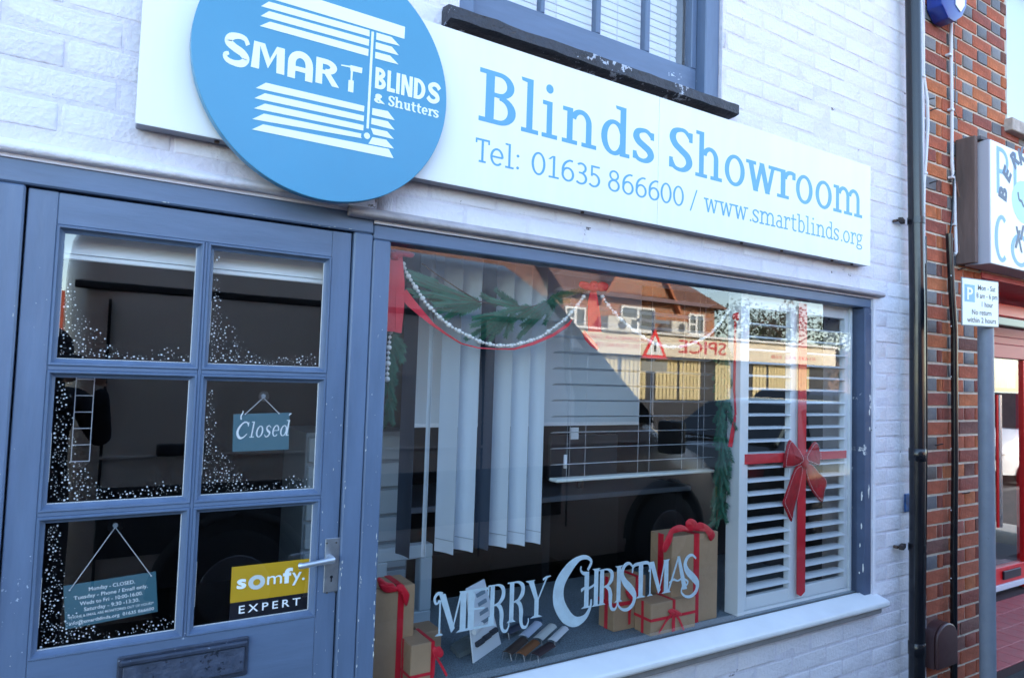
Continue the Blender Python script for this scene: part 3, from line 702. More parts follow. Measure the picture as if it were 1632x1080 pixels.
sans('f', YS-.0003, (x0+.645*W_, yb+.38*H_), e, f, LOGOW, st, width=.125*W_, height=.40*H_, bold=.04)
sans('y.', YS-.0003, (x0+.765*W_, yb+.40*H_), e, f, LOGOW, st, width=.17*W_, height=.37*H_, bold=.01)
sans('EXPERT', YS-.0003, (x0+.11*W_, .9345+(yb-.9345)*.34), e, f, TXTW, st, width=.78*W_, height=(yb-.9345)*.44, bold=.008, space=1.45)

# ================================================================== FASCIA SIGN
YSN = -.055
sb = thing('fascia_sign', 'long white fascia board with pale blue Blinds Showroom lettering and phone number', 'sign', (1.5, YSN, 2.15))
SZ0, SZ1, SX0, SX1, SM = 2.143, 2.612, .069, 3.055, wp(1049.5, 250, YSN)[0]
G().box(SX0+.003, SX1-.003, YSN+.004, -.003, SZ0+.002, SZ1-.002).build('aluminium_tray', SIGNEDGE, sb, bevel=.002)
G().box(SX0, SM-.0008, YSN, YSN+.0035, SZ0, SZ1).build('face_panel', WHITE, sb, bevel=.0008)
G().box(SM+.0008, SX1, YSN, YSN+.0035, SZ0, SZ1).build('face_panel', WHITE, sb, bevel=.0008)
for x in (.25, 1.4, 2.2, 2.45, 2.8, 2.95): G().cyl((x, -.03, SZ0-.0005), (0, 0, 1), .006, .006, 10).build('fixing_screw', mat('rusty_screw', (.08, .05, .04), .8), sb)
P = Pen(YSN, .0005); ZB = wp(764.3, 191.4, YSN)[1]-.001; HB = wp(766.6, 107.4, YSN)[1]-ZB
lets = [('B', 764, 823, 150), ('l', 830, 859, 165), ('i', 863, 889, 175), ('n', 896, 951, 195), ('d', 958, 1004, 205), ('s', 1010, 1041, 225), ('S', 1067.6, 1102.6, 230), ('h', 1108.6, 1151, 245), ('o', 1155, 1187, 265), ('w', 1189, 1240, 275), ('r', 1238.5, 1266, 290), ('o', 1268.5, 1295, 300), ('o', 1299.6, 1325.6, 310), ('m', 1328, 1374, 320)]
for ch, a, b_, yy in lets:
    xa, xb = wp(a, yy, YSN)[0], wp(b_, yy, YSN)[0]; ex = {'B': .67, 'l': .40, 'i': .40, 'd': .66, 's': .45, 'S': .51, 'o': .60, 'w': .92}.get(ch)
    if ex is None:
        class Null(Pen):
            def poly(s, p): pass
            def strip(s, a, b): pass
        ex = slab(Null(0), ch)-.06
    x_, k_ = xa+(.02 if ch == 'w' else 0)*(xb-xa), (xb-xa)/ex
    P = Pen(YSN, .0005); P.tf = lambda u, v: (x_+u*k_, ZB+v*HB); slab(P, ch, .135 if ch not in 'omn' else .128, .088)
    P.g.build('letter', SKYB, sb, smooth=0)
P = Pen(YSN, .0005); ZC = wp(763, 258, YSN)[1]; HC = wp(758.5, 219, YSN)[1]-ZC
for s_, a, b_, yy in (('Tel:', 757, 831, 240), ('01635', 847, 957, 265), ('866600', 969, 1090.4, 295), ('/', 1100.5, 1113, 315), ('www', 1122, 1191, 330), ('.smartblinds', 1194, 1301, 350), ('.org', 1303, 1374, 375)):
    slab_word(P, s_, wp(a, yy, YSN)[0], wp(b_ if s_[0] != '.' or s_ == '.org' else 1337, yy, YSN)[0] if s_ != '.org' else wp(1374, yy, YSN)[0], ZC, HC, .095, .085) if s_ != '.org' else slab_word(P, s_, wp(1339.5, 385, YSN)[0], wp(1374, 385, YSN)[0], ZC, HC, .095, .085)
    P.g.build('lettering', SKYB, sb, smooth=0); P = Pen(YSN, .0005)

# --- round logo sign
YD = -.098
ds = thing('round_logo_sign', 'round blue Smart Blinds and Shutters sign mounted over the left of the fascia board', 'sign', (.51, YD, 2.38))
cp = [wp(a, b_, YD) for a, b_ in ((308.6, 61), (307.6, 85.6), (318, 143.6), (339.7, 195.6), (361, 229), (391.7, 262.8), (437.5, 295), (483, 311.7), (544.5, 319.4), (590.3, 314.8), (636, 298), (666.7, 272), (697, 226), (711, 168), (711, 131.4), (700, 85.6), (679, 36.7), (653, 0), (326, 0))]
# least squares circle
sx = [0.]*9; import numpy as np
A_ = np.array([[x, z, 1] for x, z in cp]); bb = np.array([x*x+z*z for x, z in cp]); so = np.linalg.lstsq(A_, bb, rcond=None)[0]
DCX, DCZ = so[0]/2, so[1]/2; DR = sqrt(so[2]+DCX**2+DCZ**2)
ds.location = (DCX, YD, DCZ); WORLD[ds.name] = Vector((DCX, YD, DCZ))
G().cyl((DCX, YD+.0125, DCZ), (0, 1, 0), DR, .025, 128).build('disc', SKYD, ds, bevel=.0015, smooth=40)
G().cyl((DCX, YD+.031, DCZ), (0, 1, 0), DR-.012, .0115, 96).build('backing_disc', mat('dark_tray', (.03, .07, .12), .5), ds, smooth=40)
YL = YD-.0001
L = Pen(YL, .0006)
def pz(pts):                                   # outline surveyed off the enlargement (430 px wide at 3.272x)
    L.tf = lambda u, v: (u, v); L.poly([wp(300+a/3.272, b_/3.272, YL) for a, b_ in pts])
for pts in ([(372,-62),(560,-40),(1130,142),(1127,204),(455,2),(330,-36)],
            [(420,10),(945,160),(945,192),(380,34)], [(421,60),(943,208),(941,241),(378,85)], [(425,115),(940,258),(938,294),(373,137)],
            [(982,172),(1060,195),(1102,241),(980,208)], [(978,222),(1062,246),(1097,290),(977,256)], [(976,272),(1052,292),(1096,338),(974,305)],
            [(405,433),(918,554),(916,584),(352,460)], [(400,488),(916,605),(914,634),(345,513)], [(400,542),(914,654),(912,682),(343,566)], [(395,594),(902,698),(900,716),(945,746),(990,762),(334,622)][:3]+[(905,722),(334,622)],
            [(390,650),(1045,778),(1070,826),(332,676)],
            [(960,565),(1040,581),(1076,628),(958,600)], [(956,616),(1040,634),(1076,678),(954,648)], [(952,668),(1036,686),(1072,726),(966,702)], [(960,716),(1032,730),(1072,776),(940,750),(905,738),(925,742)][:4]):
    pz(pts)
pz([(956,166),(968,168),(941,672),(929,670)])
L.tf = lambda u, v: (u, v); cx_, cz_ = wp(300+932/3.272, 709/3.272, YL); L.dot(cx_, cz_, .0085, 20)
# SMART
def boxg(x0, x1, zb, zt): L.tf = lambda u, v: (x0+u*(x1-x0), zb+v*(zt-zb))
def lp(a, b_): return wp(300+a/3.272, b_/3.272, YL)
ZSB = lp(250, 342)[1]; ZST = lp(240, 176)[1]
boxg(lp(185, 260)[0], lp(320, 260)[0], ZSB, ZST)
L.C([(.93, .74), (.80, .92), (.52, .95), (.24, .86), (.16, .70), (.40, .56), (.72, .44), (.88, .27), (.72, .10), (.42, .06), (.14, .12), (.06, .26), (.2, .34)], [.16, .16, .18, .26, .28, .26, .26, .27, .24, .18, .17, .16, .10])
boxg(lp(330, 280)[0], lp(505, 300)[0], lp(345, 354)[1], lp(345, 214)[1]+.0)
L.poly([(.06, 1.0), (.24, 1.0), (.24, 0), (0, 0)]); L.poly([(.2, 1.0), (.38, 1.0), (.56, .42), (.50, .1)]); L.poly([(.50, .1), (.56, .50), (.74, 1.0), (.84, 1.0)]); L.poly([(.74, 1.0), (.98, 1.0), (1.0, 0), (.76, 0)])
boxg(lp(520, 330)[0], lp(650, 340)[0], lp(530, 404)[1], lp(580, 268)[1])
L.A(.5, .55, .5, .45, 0, 180, .30, .24); L.V(.15, 0, .56, .30); L.V(.86, 0, .56, .30); L.H(.2, .8, .36, .17)
boxg(lp(664, 360)[0], lp(790, 380)[0], lp(670, 432)[1], lp(670, 297)[1])
L.V(.15, 0, 1, .27); L.A(.42, .71, .46, .29, -95, 95, .28, .2); L.H(.2, .46, .90, .2); L.H(.2, .46, .49, .15); L.poly([(.35, .46), (.62, .46), (1.0, .0), (.70, .0)])
# drill standing in for the T
pz([(797,338),(846,346),(846,341),(908,356),(905,384),(846,370),(845,354),(798,344)]); pz([(848,368),(858,371),(855,422),(846,420)]); pz([(836,418),(863,423),(860,484),(833,478)])
# BLINDS
bl = [(975, 1028), (1035, 1072), (1078, 1098), (1106, 1160), (1168, 1222), (1230, 1258), (1262, 1318)]
B0 = lp(990, 460)[1]; B1 = lp(990, 355)[1]
for (a, b_), ch in zip([(975, 1030), (1038, 1078), (1084, 1104), (1112, 1170), (1178, 1238), (1244, 1320)], 'BLINDS'):
    boxg(lp(a, 420)[0], lp(b_, 450)[0], B0-.002, B1+.001)
    if ch == 'B': L.V(.16, 0, 1, .32); L.A(.35, .74, .55, .26, -90, 90, .34, .18); L.A(.38, .27, .6, .28, -90, 90, .36, .18); L.H(.2, .4, .91, .18); L.H(.2, .4, .5, .16); L.H(.2, .4, .08, .17)
    if ch == 'L': L.V(.22, 0, 1, .42); L.H(.1, 1.0, .09, .18)
    if ch == 'I': L.V(.5, 0, 1, .85)
    if ch == 'N': L.V(.15, 0, 1, .28); L.V(.85, 0, 1, .28); L.poly([(.05, 1), (.36, 1), (.95, 0), (.64, 0)])
    if ch == 'D': L.V(.16, 0, 1, .3); L.A(.3, .5, .68, .5, -90, 90, .32, .17)
    if ch == 'S': L.C([(.88, .74), (.72, .90), (.45, .92), (.24, .76), (.36, .56), (.68, .42), (.76, .24), (.55, .08), (.28, .10), (.10, .24)], [.24, .22, .2, .27, .27, .26, .27, .2, .22, .24])
L2 = L
slab_word(L, '&', lp(970, 500)[0], lp(1022, 520)[0], lp(1000, 541)[1], lp(1000, 490)[1]-lp(1000, 541)[1], .2, .13)
slab_word(L, 'Shutters', lp(1045, 540)[0], lp(1303, 600)[0], lp(1060, 556)[1], lp(1060, 503)[1]-lp(1060, 556)[1], .17, .12)
L.g.build('logo_print', LOGOW, ds, smooth=0)

# ================================================================== THINGS BEHIND THE DISPLAY GLASS
CZ0 = .634
pl = thing('display_platform', 'low display platform covered in speckled blue grey carpet behind the window', 'platform', (1.9, .4, .02))
G().box(.74, 3.12, .0495, .80, .02, CZ0-.006).build('plinth', DARK, pl)
G().box(.7375, 3.1205, .0495, .80, CZ0-.0055, CZ0).build('carpet', CARPET, pl)
# vertical blind
vb = thing('vertical_blind', 'sample vertical blind of white and charcoal fabric slats at left of the window', 'blind', (1.2, .3, .97))
zb_ = .965
for a, b_, dk in (((630, 881), (652, 890), 1), ((671, 886.5), (677.5, 889), 0), ((692, 877), (722, 884), 0), ((723, 874), (753.5, 880), 0), ((755, 871.5), (778, 877), 1), ((778, 868), (807, 873), 0), ((808, 865), (836, 870), 0), ((837, 862.5), (861, 867), 0)):
    p0, p1 = Vector(pf(*a, zb_)), Vector(pf(*b_, zb_)); n = Vector((-(p1-p0).y, (p1-p0).x)).normalized()*.0012
    g = G(); N_ = 4; top = 2.42; A1 = []; B1 = []
    for k in range(N_+1):
        t = k/N_; q = p0.lerp(p1, t)+n*(4.5*4*t*(1-t)); A1.append(q-n*.5); B1.append(q+n*.5)
    ring = A1+B1[::-1]
    g.loft([[(q.x, q.y, z) for q in ring] for z in (zb_, zb_+.004, top)])
    s_ = g.build('blind_slat', SLATD if dk else SLATW, vb, smooth=60)
    c = (p0+p1)/2; h_ = (p1-p0)/2*.96
    if not dk and h_.length > .02: G().obox((c.x, c.y-.0016, zb_+.045), (h_.x, h_.y, 0), (n.x*.4, n.y*.4, 0), (0, 0, .0012)).build('hem_weight', mat('hem_grey', (.30, .36, .42), .8), s_)  # thin grey line across each wide white slat above its lower end
G().box(.95, 1.75, .20, .26, 2.42, 2.46).build('headrail', SHUT, vb)
# roller blind behind
rb = thing('roller_blind', 'plain white roller blind hanging behind the slatted blinds', 'blind', (1.6, .62, 1.37))
rx0, rx1 = wp(655, 679, .62)[0], wp(1018, 677, .62)[0]
G().box(rx0, rx1, .62, .622, 1.385, 2.5).build('fabric', mat('white_roller_fabric', (.62, .68, .72), .8), rb)
G().box(rx0, rx1, .617, .627, 1.372, 1.388).build('bottom_bar', SHUT, rb, bevel=.002)
# venetian blind
ve = thing('venetian_blind', 'half lowered white venetian blind with cords in the middle of the window', 'blind', (2.1, .2, 1.2))
VY = .20; vx0, vx1 = wp(889, 700, VY)[0], wp(1141, 650, VY)[0]
zr = wp(895, 766, VY)[1]; zt0 = wp(895, 742, VY)[1]; zt1 = wp(895, 535, VY)[1]; pitch = (zt1-zt0)/8
k = 0; z = zt0
while z < 2.2:
    G().loft([[(x, VY+.025+yy, z+zz-.16*yy) for yy, zz in ((-.025, 0), (-.012, .002), (0, .0028), (.012, .002), (.025, 0), (.012, .0012), (0, .0020), (-.012, .0012))] for x in (vx0, vx1)]).build('slat', SHUT, ve, smooth=60)
    z += pitch; k += 1
G().box(vx0, vx1, VY, VY+.05, zr-.006, zr+.006).build('bottom_rail', mat('cream_rail', (.62, .66, .62), .4), ve, bevel=.003)
for px in (904, 921, 933, 1017, 1035, 1101, 1112, 1121):
    x = wp(px, 700, VY-.003)[0]; G().tube([(x, VY-.003+(.05 if px in (921, 1101) else 0), zr), (x+.004, VY-.003+(.05 if px in (921, 1101) else 0), 2.2)], .0006, 5).build('ladder_cord', CABLEW, ve)
x, z = wp(901, 735, VY+.03); G().cyl((x, VY+.03, z), (0, 0, 1), .007, .05, 14).build('tilt_tassel', CABLEW, ve)
x, z = wp(920, 689, .6); tag(G().box(x-.03, x+.012, .605, .6165, z-.03, z+.022).build('price_tag', TXTW, None), 'small blank white ticket stuck on the roller blind behind the venetian slats', 'ticket')
# shutter panel
SY = .075
shu = thing('window_shutter', 'white louvred plantation shutter tied with red ribbon at right of the window', 'shutter', (2.8, .1, .64))
fx0 = wp(1176, 700, SY)[0]; fxb = fx0; yb_ = fx0/(wp(1158, 700, 0)[0]/1.86)-1.86
fx1 = 3.112; px0 = wp(1187, 700, SY)[0]; px1 = wp(1351, 700, SY)[0]; pc0 = wp(1254, 700, SY)[0]; pc1 = wp(1283, 700, SY)[0]
G().box(fx0, px0-.0015, SY-.01, yb_, CZ0, 1.985).build('frame_post', SHUT, shu, bevel=.002)
G().box(px1+.0015, fx1, SY-.01, SY+.05, CZ0, 1.985).build('frame_post', SHUT, shu, bevel=.002)
G().box(px0, px1, SY-.005, SY+.05, CZ0, CZ0+.012).build('frame_sill', SHUT, shu)
zlow = wp(1345, 903, SY+.03)[1]; LP = .0555; nl = int((1.93-zlow)/LP)
for a, b_ in ((px0, (pc0+pc1)/2-.0008), ((pc0+pc1)/2+.0008, px1)):
    pnl = G().box(a+.0004, a+.022, SY, SY+.028, CZ0+.014, 1.978).build('shutter_panel', SHUT, shu, bevel=.002)
    G().box(b_-.042 if a == px0 else b_-.026, b_-.0004, SY, SY+.028, CZ0+.014, 1.978).build('stile', SHUT, pnl, bevel=.002)
    xa, xb = a+.0224, (b_-.0424 if a == px0 else b_-.0264)
    G().box(xa, xb, SY+.001, SY+.027, CZ0+.014, zlow-.032).build('rail', SHUT, pnl, bevel=.002)
    G().box(xa, xb, SY+.001, SY+.027, zlow+nl*LP+.01, 1.978).build('rail', SHUT, pnl, bevel=.002)
    for k in range(nl):
        z = zlow+k*LP; R_ = []
        for x in (xa+.0005, xb-.0005): R_.append([(x, SY+.0215+.0315*cos(2*pi*j/10), z+.0052*sin(2*pi*j/10)-.0315*cos(2*pi*j/10)*(-.10)) for j in range(10)])
        G().loft(R_).build('louvre', SHUT, pnl, smooth=50)
# red ribbon and bow on the shutter
rbw = thing('ribbon_bow', 'large red velvet bow with white stitching tied over the white shutter', 'bow', (2.75, .06, 1.1))
RY = .0605
xr0, xr1 = wp(1271.5, 760, RY)[0], wp(1284.5, 760, RY)[0]
zbt = wp(1274, 948, RY)[1]
G().prism([(xr0, zbt+.008), ((xr0+xr1)/2, zbt-.006), (xr1, zbt+.010), (xr1, 1.955), (xr0, 1.955)], RY, RY+.002).build('vertical_ribbon', RED, rbw)
z0r, z1r = wp(1230, 736, RY)[1], wp(1230, 722, RY)[1]
G().prism([(wp(1188, 730, RY)[0], z0r-.004), (wp(1188, 730, RY)[0], z1r+.001), (wp(1350, 725, RY)[0], z1r-.004), (wp(1350, 725, RY)[0], z0r-.002)], RY+.0025, RY+.004).build('horizontal_ribbon', RED, rbw)
def b7(a, b_): return wp(1150+a/3.6, 700+b_/3.6, .054)
def curvy(P_, n=4):
    out = []; N_ = len(P_)
    for i in range(N_):
        p0, p1, p2, p3 = P_[i-1], P_[i], P_[(i+1) % N_], P_[(i+2) % N_]
        for k in range(n):
            t = k/n; out.append(tuple(.5*(2*p1[c]+(p2[c]-p0[c])*t+(2*p0[c]-5*p1[c]+4*p2[c]-p3[c])*t*t+(3*p1[c]-p0[c]-3*p2[c]+p3[c])*t**3) for c in (0, 1)))
    return out
BP = {'bow_loop': [[(400, 4), (386, 14), (372, 60), (358, 150), (372, 162), (425, 156), (466, 132), (472, 112), (458, 78), (430, 36)], [(545, 14), (528, 20), (500, 62), (482, 96), (486, 122), (520, 136), (552, 148), (568, 144), (570, 84), (558, 32)]],
      'bow_tail': [[(440, 156), (418, 200), (372, 330), (362, 368), (380, 412), (412, 474), (424, 420), (452, 300), (474, 190), (472, 140)], [(492, 132), (526, 140), (570, 190), (616, 240), (604, 300), (592, 358), (562, 340), (524, 286), (502, 236), (484, 178)]]}
STI = mat('white_stitching', (.75, .70, .70), .8)
for nm, L_ in BP.items():
    for pts in L_:
        poly = curvy([b7(*p) for p in pts]); dz = .006 if nm == 'bow_tail' else .0
        o = G().pillow(poly, .058+dz, .009 if nm == 'bow_loop' else .006, .001).build(nm, REDV, rbw, smooth=180)
        n = len(poly); cx = sum(p[0] for p in poly)/n; cz = sum(p[1] for p in poly)/n; ins = [(cx+(x-cx)*.87, cz+(z-cz)*.90) for x, z in poly]
        g = G()
        for i in range(n):
            a, b_ = Vector(ins[i]), Vector(ins[(i+1) % n]); Ln = (b_-a).length; m_ = max(1, int(Ln/.0065)); d = (b_-a)/m_; nn = Vector((-d.y, d.x)).normalized()*.0011
            for j in range(m_):
                p, q = a+d*(j+.15), a+d*(j+.72); yv = .058+dz-(.0088 if nm == 'bow_loop' else .0062)
                g.add([(p.x-nn.x, yv, p.y-nn.y), (q.x-nn.x, yv, q.y-nn.y), (q.x+nn.x, yv, q.y+nn.y), (p.x+nn.x, yv, p.y+nn.y)], [(0, 1, 2, 3)])
        g.build('stitching', STI, o, smooth=0, kind='stuff')
G().pillow([b7(*p) for p in ((462, 100), (485, 92), (502, 112), (500, 150), (484, 172), (466, 156), (458, 128))], .0535, .004, .004).build('bow_knot', REDV, rbw, smooth=80)

# ---- garlands
GY = .11
def chain(px_pts, n, y=GY):
    P_ = [Vector(wp(a, b_, y)) for a, b_ in px_pts]; out = []
    cum = [0]
    for i in range(len(P_)-1): cum.append(cum[-1]+(P_[i+1]-P_[i]).length)
    for k in range(n):
        s_ = cum[-1]*k/(n-1); i = 0
        while i < len(P_)-2 and cum[i+1] < s_: i += 1
        out.append(P_[i].lerp(P_[i+1], (s_-cum[i])/(cum[i+1]-cum[i])))
    return out, cum[-1]
bead_me = None
def bead_string(name_label, pts, y=GY, grp='white bead strings'):
    global bead_me
    Q, Ln = chain(pts, 2, y); n = int(Ln/.0133); Q, Ln = chain(pts, n, y)
    t = thing('bead_garland', name_label, 'garland', (Q[0].x, y, Q[0].y), grp)
    if bead_me is None:
        o = G().ball((0, 0, 0), 1, 12, 8).build('bead', BEAD, None, smooth=80); bead_me = o.data; bpy.data.objects.remove(o)
    G().tube([(q.x, y, q.y) for q in Q], .0012, 5).build('string', CABLEW, t)
    for i, q in enumerate(Q):
        r = (.0088, .0060, .0060)[i % 3]*random.uniform(.94, 1.06)
        inst(bead_me, 'bead', t, (q.x, y, q.y), (r, r, r*.94))
bead_string('swag of white beads from the top left corner to the middle red bow', [(642, 421), (649, 437), (661, 456), (677, 481), (697.6, 503), (719, 521), (742, 533), (766, 545), (790, 550.6), (814.5, 550.6), (838.6, 545), (860, 538), (879.5, 524.6), (899, 510), (916, 492), (930, 473)])
bead_string('swag of white beads from the middle red bow to the shutter', [(960, 473), (971, 489), (987, 507), (1004, 522), (1029, 540), (1044, 548), (1064, 553), (1082, 553), (1102, 548), (1120, 540), (1133, 531), (1149, 513), (1160, 495)])
bead_string('short string of white beads hanging beside the left window post', [(622, 529), (619, 560), (617, 604)])
bead_string('string of white beads hanging beside the white shutter', [(1177, 520), (1177, 575), (1176, 620), (1172, 668)], .09)
def ribbon(g, pts, ws, y=GY-.012, th=.0016):
    P_ = [Vector(wp(a, b_, y)) for a, b_ in pts]; A_ = []; B_ = []
    for i, p in enumerate(P_):
        d = (P_[min(i+1, len(P_)-1)]-P_[max(i-1, 0)]).normalized(); nn = Vector((-d.y, d.x))*ws[i]/2; A_.append(p+nn); B_.append(p-nn)
    n = len(P_); vs = []
    for yy in (-th, 0):
        vs += [(p.x, y+yy+.004*sin(i*1.3), p.y) for i, p in enumerate(A_)]+[(p.x, y+yy+.004*sin(i*1.3+.8), p.y) for i, p in enumerate(B_)]
    fs = []
    for i in range(n-1): fs += [(i, i+1, n+i+1, n+i), (2*n+i, 3*n+i, 3*n+i+1, 2*n+i+1), (i, 2*n+i, 2*n+i+1, i+1), (n+i, n+i+1, 3*n+i+1, 3*n+i)]
    fs += [(0, n, 3*n, 2*n), (n-1, 3*n-1, 4*n-1, 2*n-1)]
    g.add(vs, fs); return g
def corner_bow(label, loops, strips, y):
    x, z = wp(*loops[0][0], y); t = thing('garland_bow', label, 'bow', (x, y, z), 'red bows on the garland')
    for lp_ in loops: G().pillow(curvy([wp(a, b_, y) for a, b_ in lp_]), y-.004, .008, .002).build('bow_loop', RED, t, smooth=80)
    for pts, ws in strips: ribbon(G(), pts, ws, y).build('ribbon_tail', RED, t, smooth=60)
corner_bow('red ribbon bow with long hanging tail in the top left corner of the window', [[(622, 406), (627, 398), (640, 400), (650, 401), (660, 405), (655, 411), (640, 409), (628, 412)], [(620, 400), (628, 396), (634, 402), (634, 414), (622, 412)]],
           [([(624, 402), (623, 440), (622, 480), (620, 528)], [.032, .042, .046, .05]), ([(636, 402), (638, 450), (637, 490), (634, 530)], [.02, .03, .03, .02]), ([(642, 466), (655, 482), (672, 500), (690, 518), (710, 532), (735, 547), (762, 554), (790, 556)], [.03, .03, .022, .010, .006, .004, .004, .004])], GY-.016)
corner_bow('red ribbon bow at the top middle of the window where the bead swags meet', [[(926, 448), (940, 452), (949, 458), (945, 464), (930, 461), (922, 455)], [(946, 457), (956, 449), (968, 453), (966, 463), (954, 464)], [(940, 450), (950, 449), (952, 463), (942, 464)]],
           [([(946, 460), (946, 480), (947, 505), (947, 529)], [.02, .048, .062, .062]), ([(930, 528), (936, 538), (944, 547), (952, 556)], [.012, .022, .026, .012]), ([(790, 556), (820, 556), (850, 547), (880, 534), (905, 517), (912, 509)], [.004, .006, .010, .010, .012, .006])], GY-.016)
corner_bow('narrow red ribbon hanging down beside the white shutter', [[(1168, 500), (1176, 498), (1180, 504), (1174, 512), (1167, 508)]], [([(1172, 505), (1172, 570), (1170, 620), (1171, 660), (1167, 685), (1164, 712)], [.012, .016, .017, .012, .02, .022])], .088)

def sprig(g, tw, p0, p1, y, nl_=.023, dens=.0008, droop=.0):
    a, b_ = Vector((*wp(*p0, y),)), Vector((*wp(*p1, y),)); a = Vector((a.x, y, a.y)); b_ = Vector((b_.x, y+random.uniform(-.02, .02), b_.y))
    d = b_-a; L_ = d.length; d.normalize(); tw.tube([a, a.lerp(b_, .5), b_], [.0016, .0013, .0007], 5)
    n = int(L_/dens)
    for i in range(n):
        t = i/n; p = a.lerp(b_, t)
        for s_ in range(3):
            an = random.uniform(0, 2*pi); side = d.cross(Vector((cos(an), sin(an), .3))).normalized()
            v = (d*random.uniform(.5, 1.0)+side*random.uniform(.55, .9)).normalized()*nl_*random.uniform(.6, 1.05)*(1-.35*t)
            wv = v.cross(Vector((0, 1, 0))); wv = wv.normalized()*.0008 if wv.length > 1e-6 else Vector((.0009, 0, 0))
            g.add([p-wv, p+wv, p+v*.7+wv*.8, p+v, p+v*.7-wv*.8], [(0, 1, 2, 3, 4)])
def pine(label, twigs, sprigs, y):
    x, z = wp(*twigs[0][0], y); t = thing('fir_garland', label, 'garland', (x, y, z), 'green fir garlands')
    g = G(); tw = G()
    for pts in twigs: tw.tube([(wp(a, b_, y)[0], y, wp(a, b_, y)[1]) for a, b_ in pts], .0022, 6)
    for a, b_ in sprigs: sprig(g, tw, a, b_, y)
    tw.build('twig', TWIG, t, smooth=60, kind='stuff'); g.build('needles', PINE, t, smooth=0, kind='stuff')
pine('green fir branches spreading across the top left of the window behind the beads', [[(672, 420), (700, 440), (730, 460), (762, 480), (800, 487), (845, 489), (868, 483), (885, 470)]],
     [((765, 482), (648, 437)), ((755, 480), (652, 462)), ((740, 474), (662, 448)), ((760, 482), (700, 496)), ((755, 483), (690, 486)), ((762, 483), (717, 502)), ((700, 470), (660, 470)), ((735, 480), (690, 470)), ((720, 465), (660, 440)), ((690, 455), (650, 446)),
      ((825, 487), (793, 461)), ((822, 488), (778, 478)), ((818, 487), (800, 470)), ((830, 489), (790, 503)), ((812, 497), (757, 507)), ((810, 500), (748, 520)), ((800, 505), (745, 540)), ((805, 505), (768, 542)), ((808, 505), (780, 543)), ((812, 505), (790, 530)), ((815, 500), (803, 537)), ((818, 495), (812, 525)),
      ((880, 476), (822, 538)), ((878, 480), (828, 520)), ((876, 484), (838, 530)), ((880, 484), (845, 520)), ((886, 478), (866, 516)), ((884, 482), (858, 508)), ((872, 480), (830, 508)), ((876, 476), (900, 470)), ((870, 482), (905, 480)), ((885, 472), (930, 462)), ((745, 478), (690, 478)), ((730, 470), (670, 452)), ((750, 482), (710, 508)), ((700, 452), (652, 432)), ((768, 484), (735, 500)), ((850, 489), (812, 512)), ((845, 489), (800, 498)), ((888, 476), (852, 500)), ((795, 486), (770, 470))], GY+.02)
pine('green fir sprigs hanging beside the left window post', [[(620, 400), (621, 530), (618, 600), (617, 660)]], [((621, 525), (642, 553)), ((622, 535), (645, 574)), ((622, 545), (628, 568)), ((620, 545), (636, 560)), ((617, 595), (625, 622)), ((618, 610), (626, 640)), ((618, 630), (628, 668)), ((617, 640), (615, 668)), ((618, 600), (616, 630)), ((617, 660), (613, 680)), ((621, 520), (646, 560)), ((621, 528), (638, 578)), ((620, 560), (632, 590)), ((619, 575), (630, 612)), ((618, 590), (624, 640)), ((618, 615), (630, 652)), ((617, 635), (624, 675))], GY+.02)
pine('long green fir garland hanging down beside the white shutter', [[(1160, 500), (1158, 560), (1150, 620), (1147, 690), (1146, 760), (1142, 830)]],
     [((1158, 540+k*13), (1158+random.choice((-1, 1))*random.uniform(6, 16)-k*.7, 566+k*13)) for k in range(0, 22)]+[((1157-k*.6, 545+k*14), (1152-k*.6+random.uniform(-8, 8), 575+k*14)) for k in range(0, 20)]+[((1154-k*.5, 550+k*13), (1154-k*.5+random.choice((-1, 1))*random.uniform(4, 13), 585+k*13)) for k in range(0, 20)], .10)

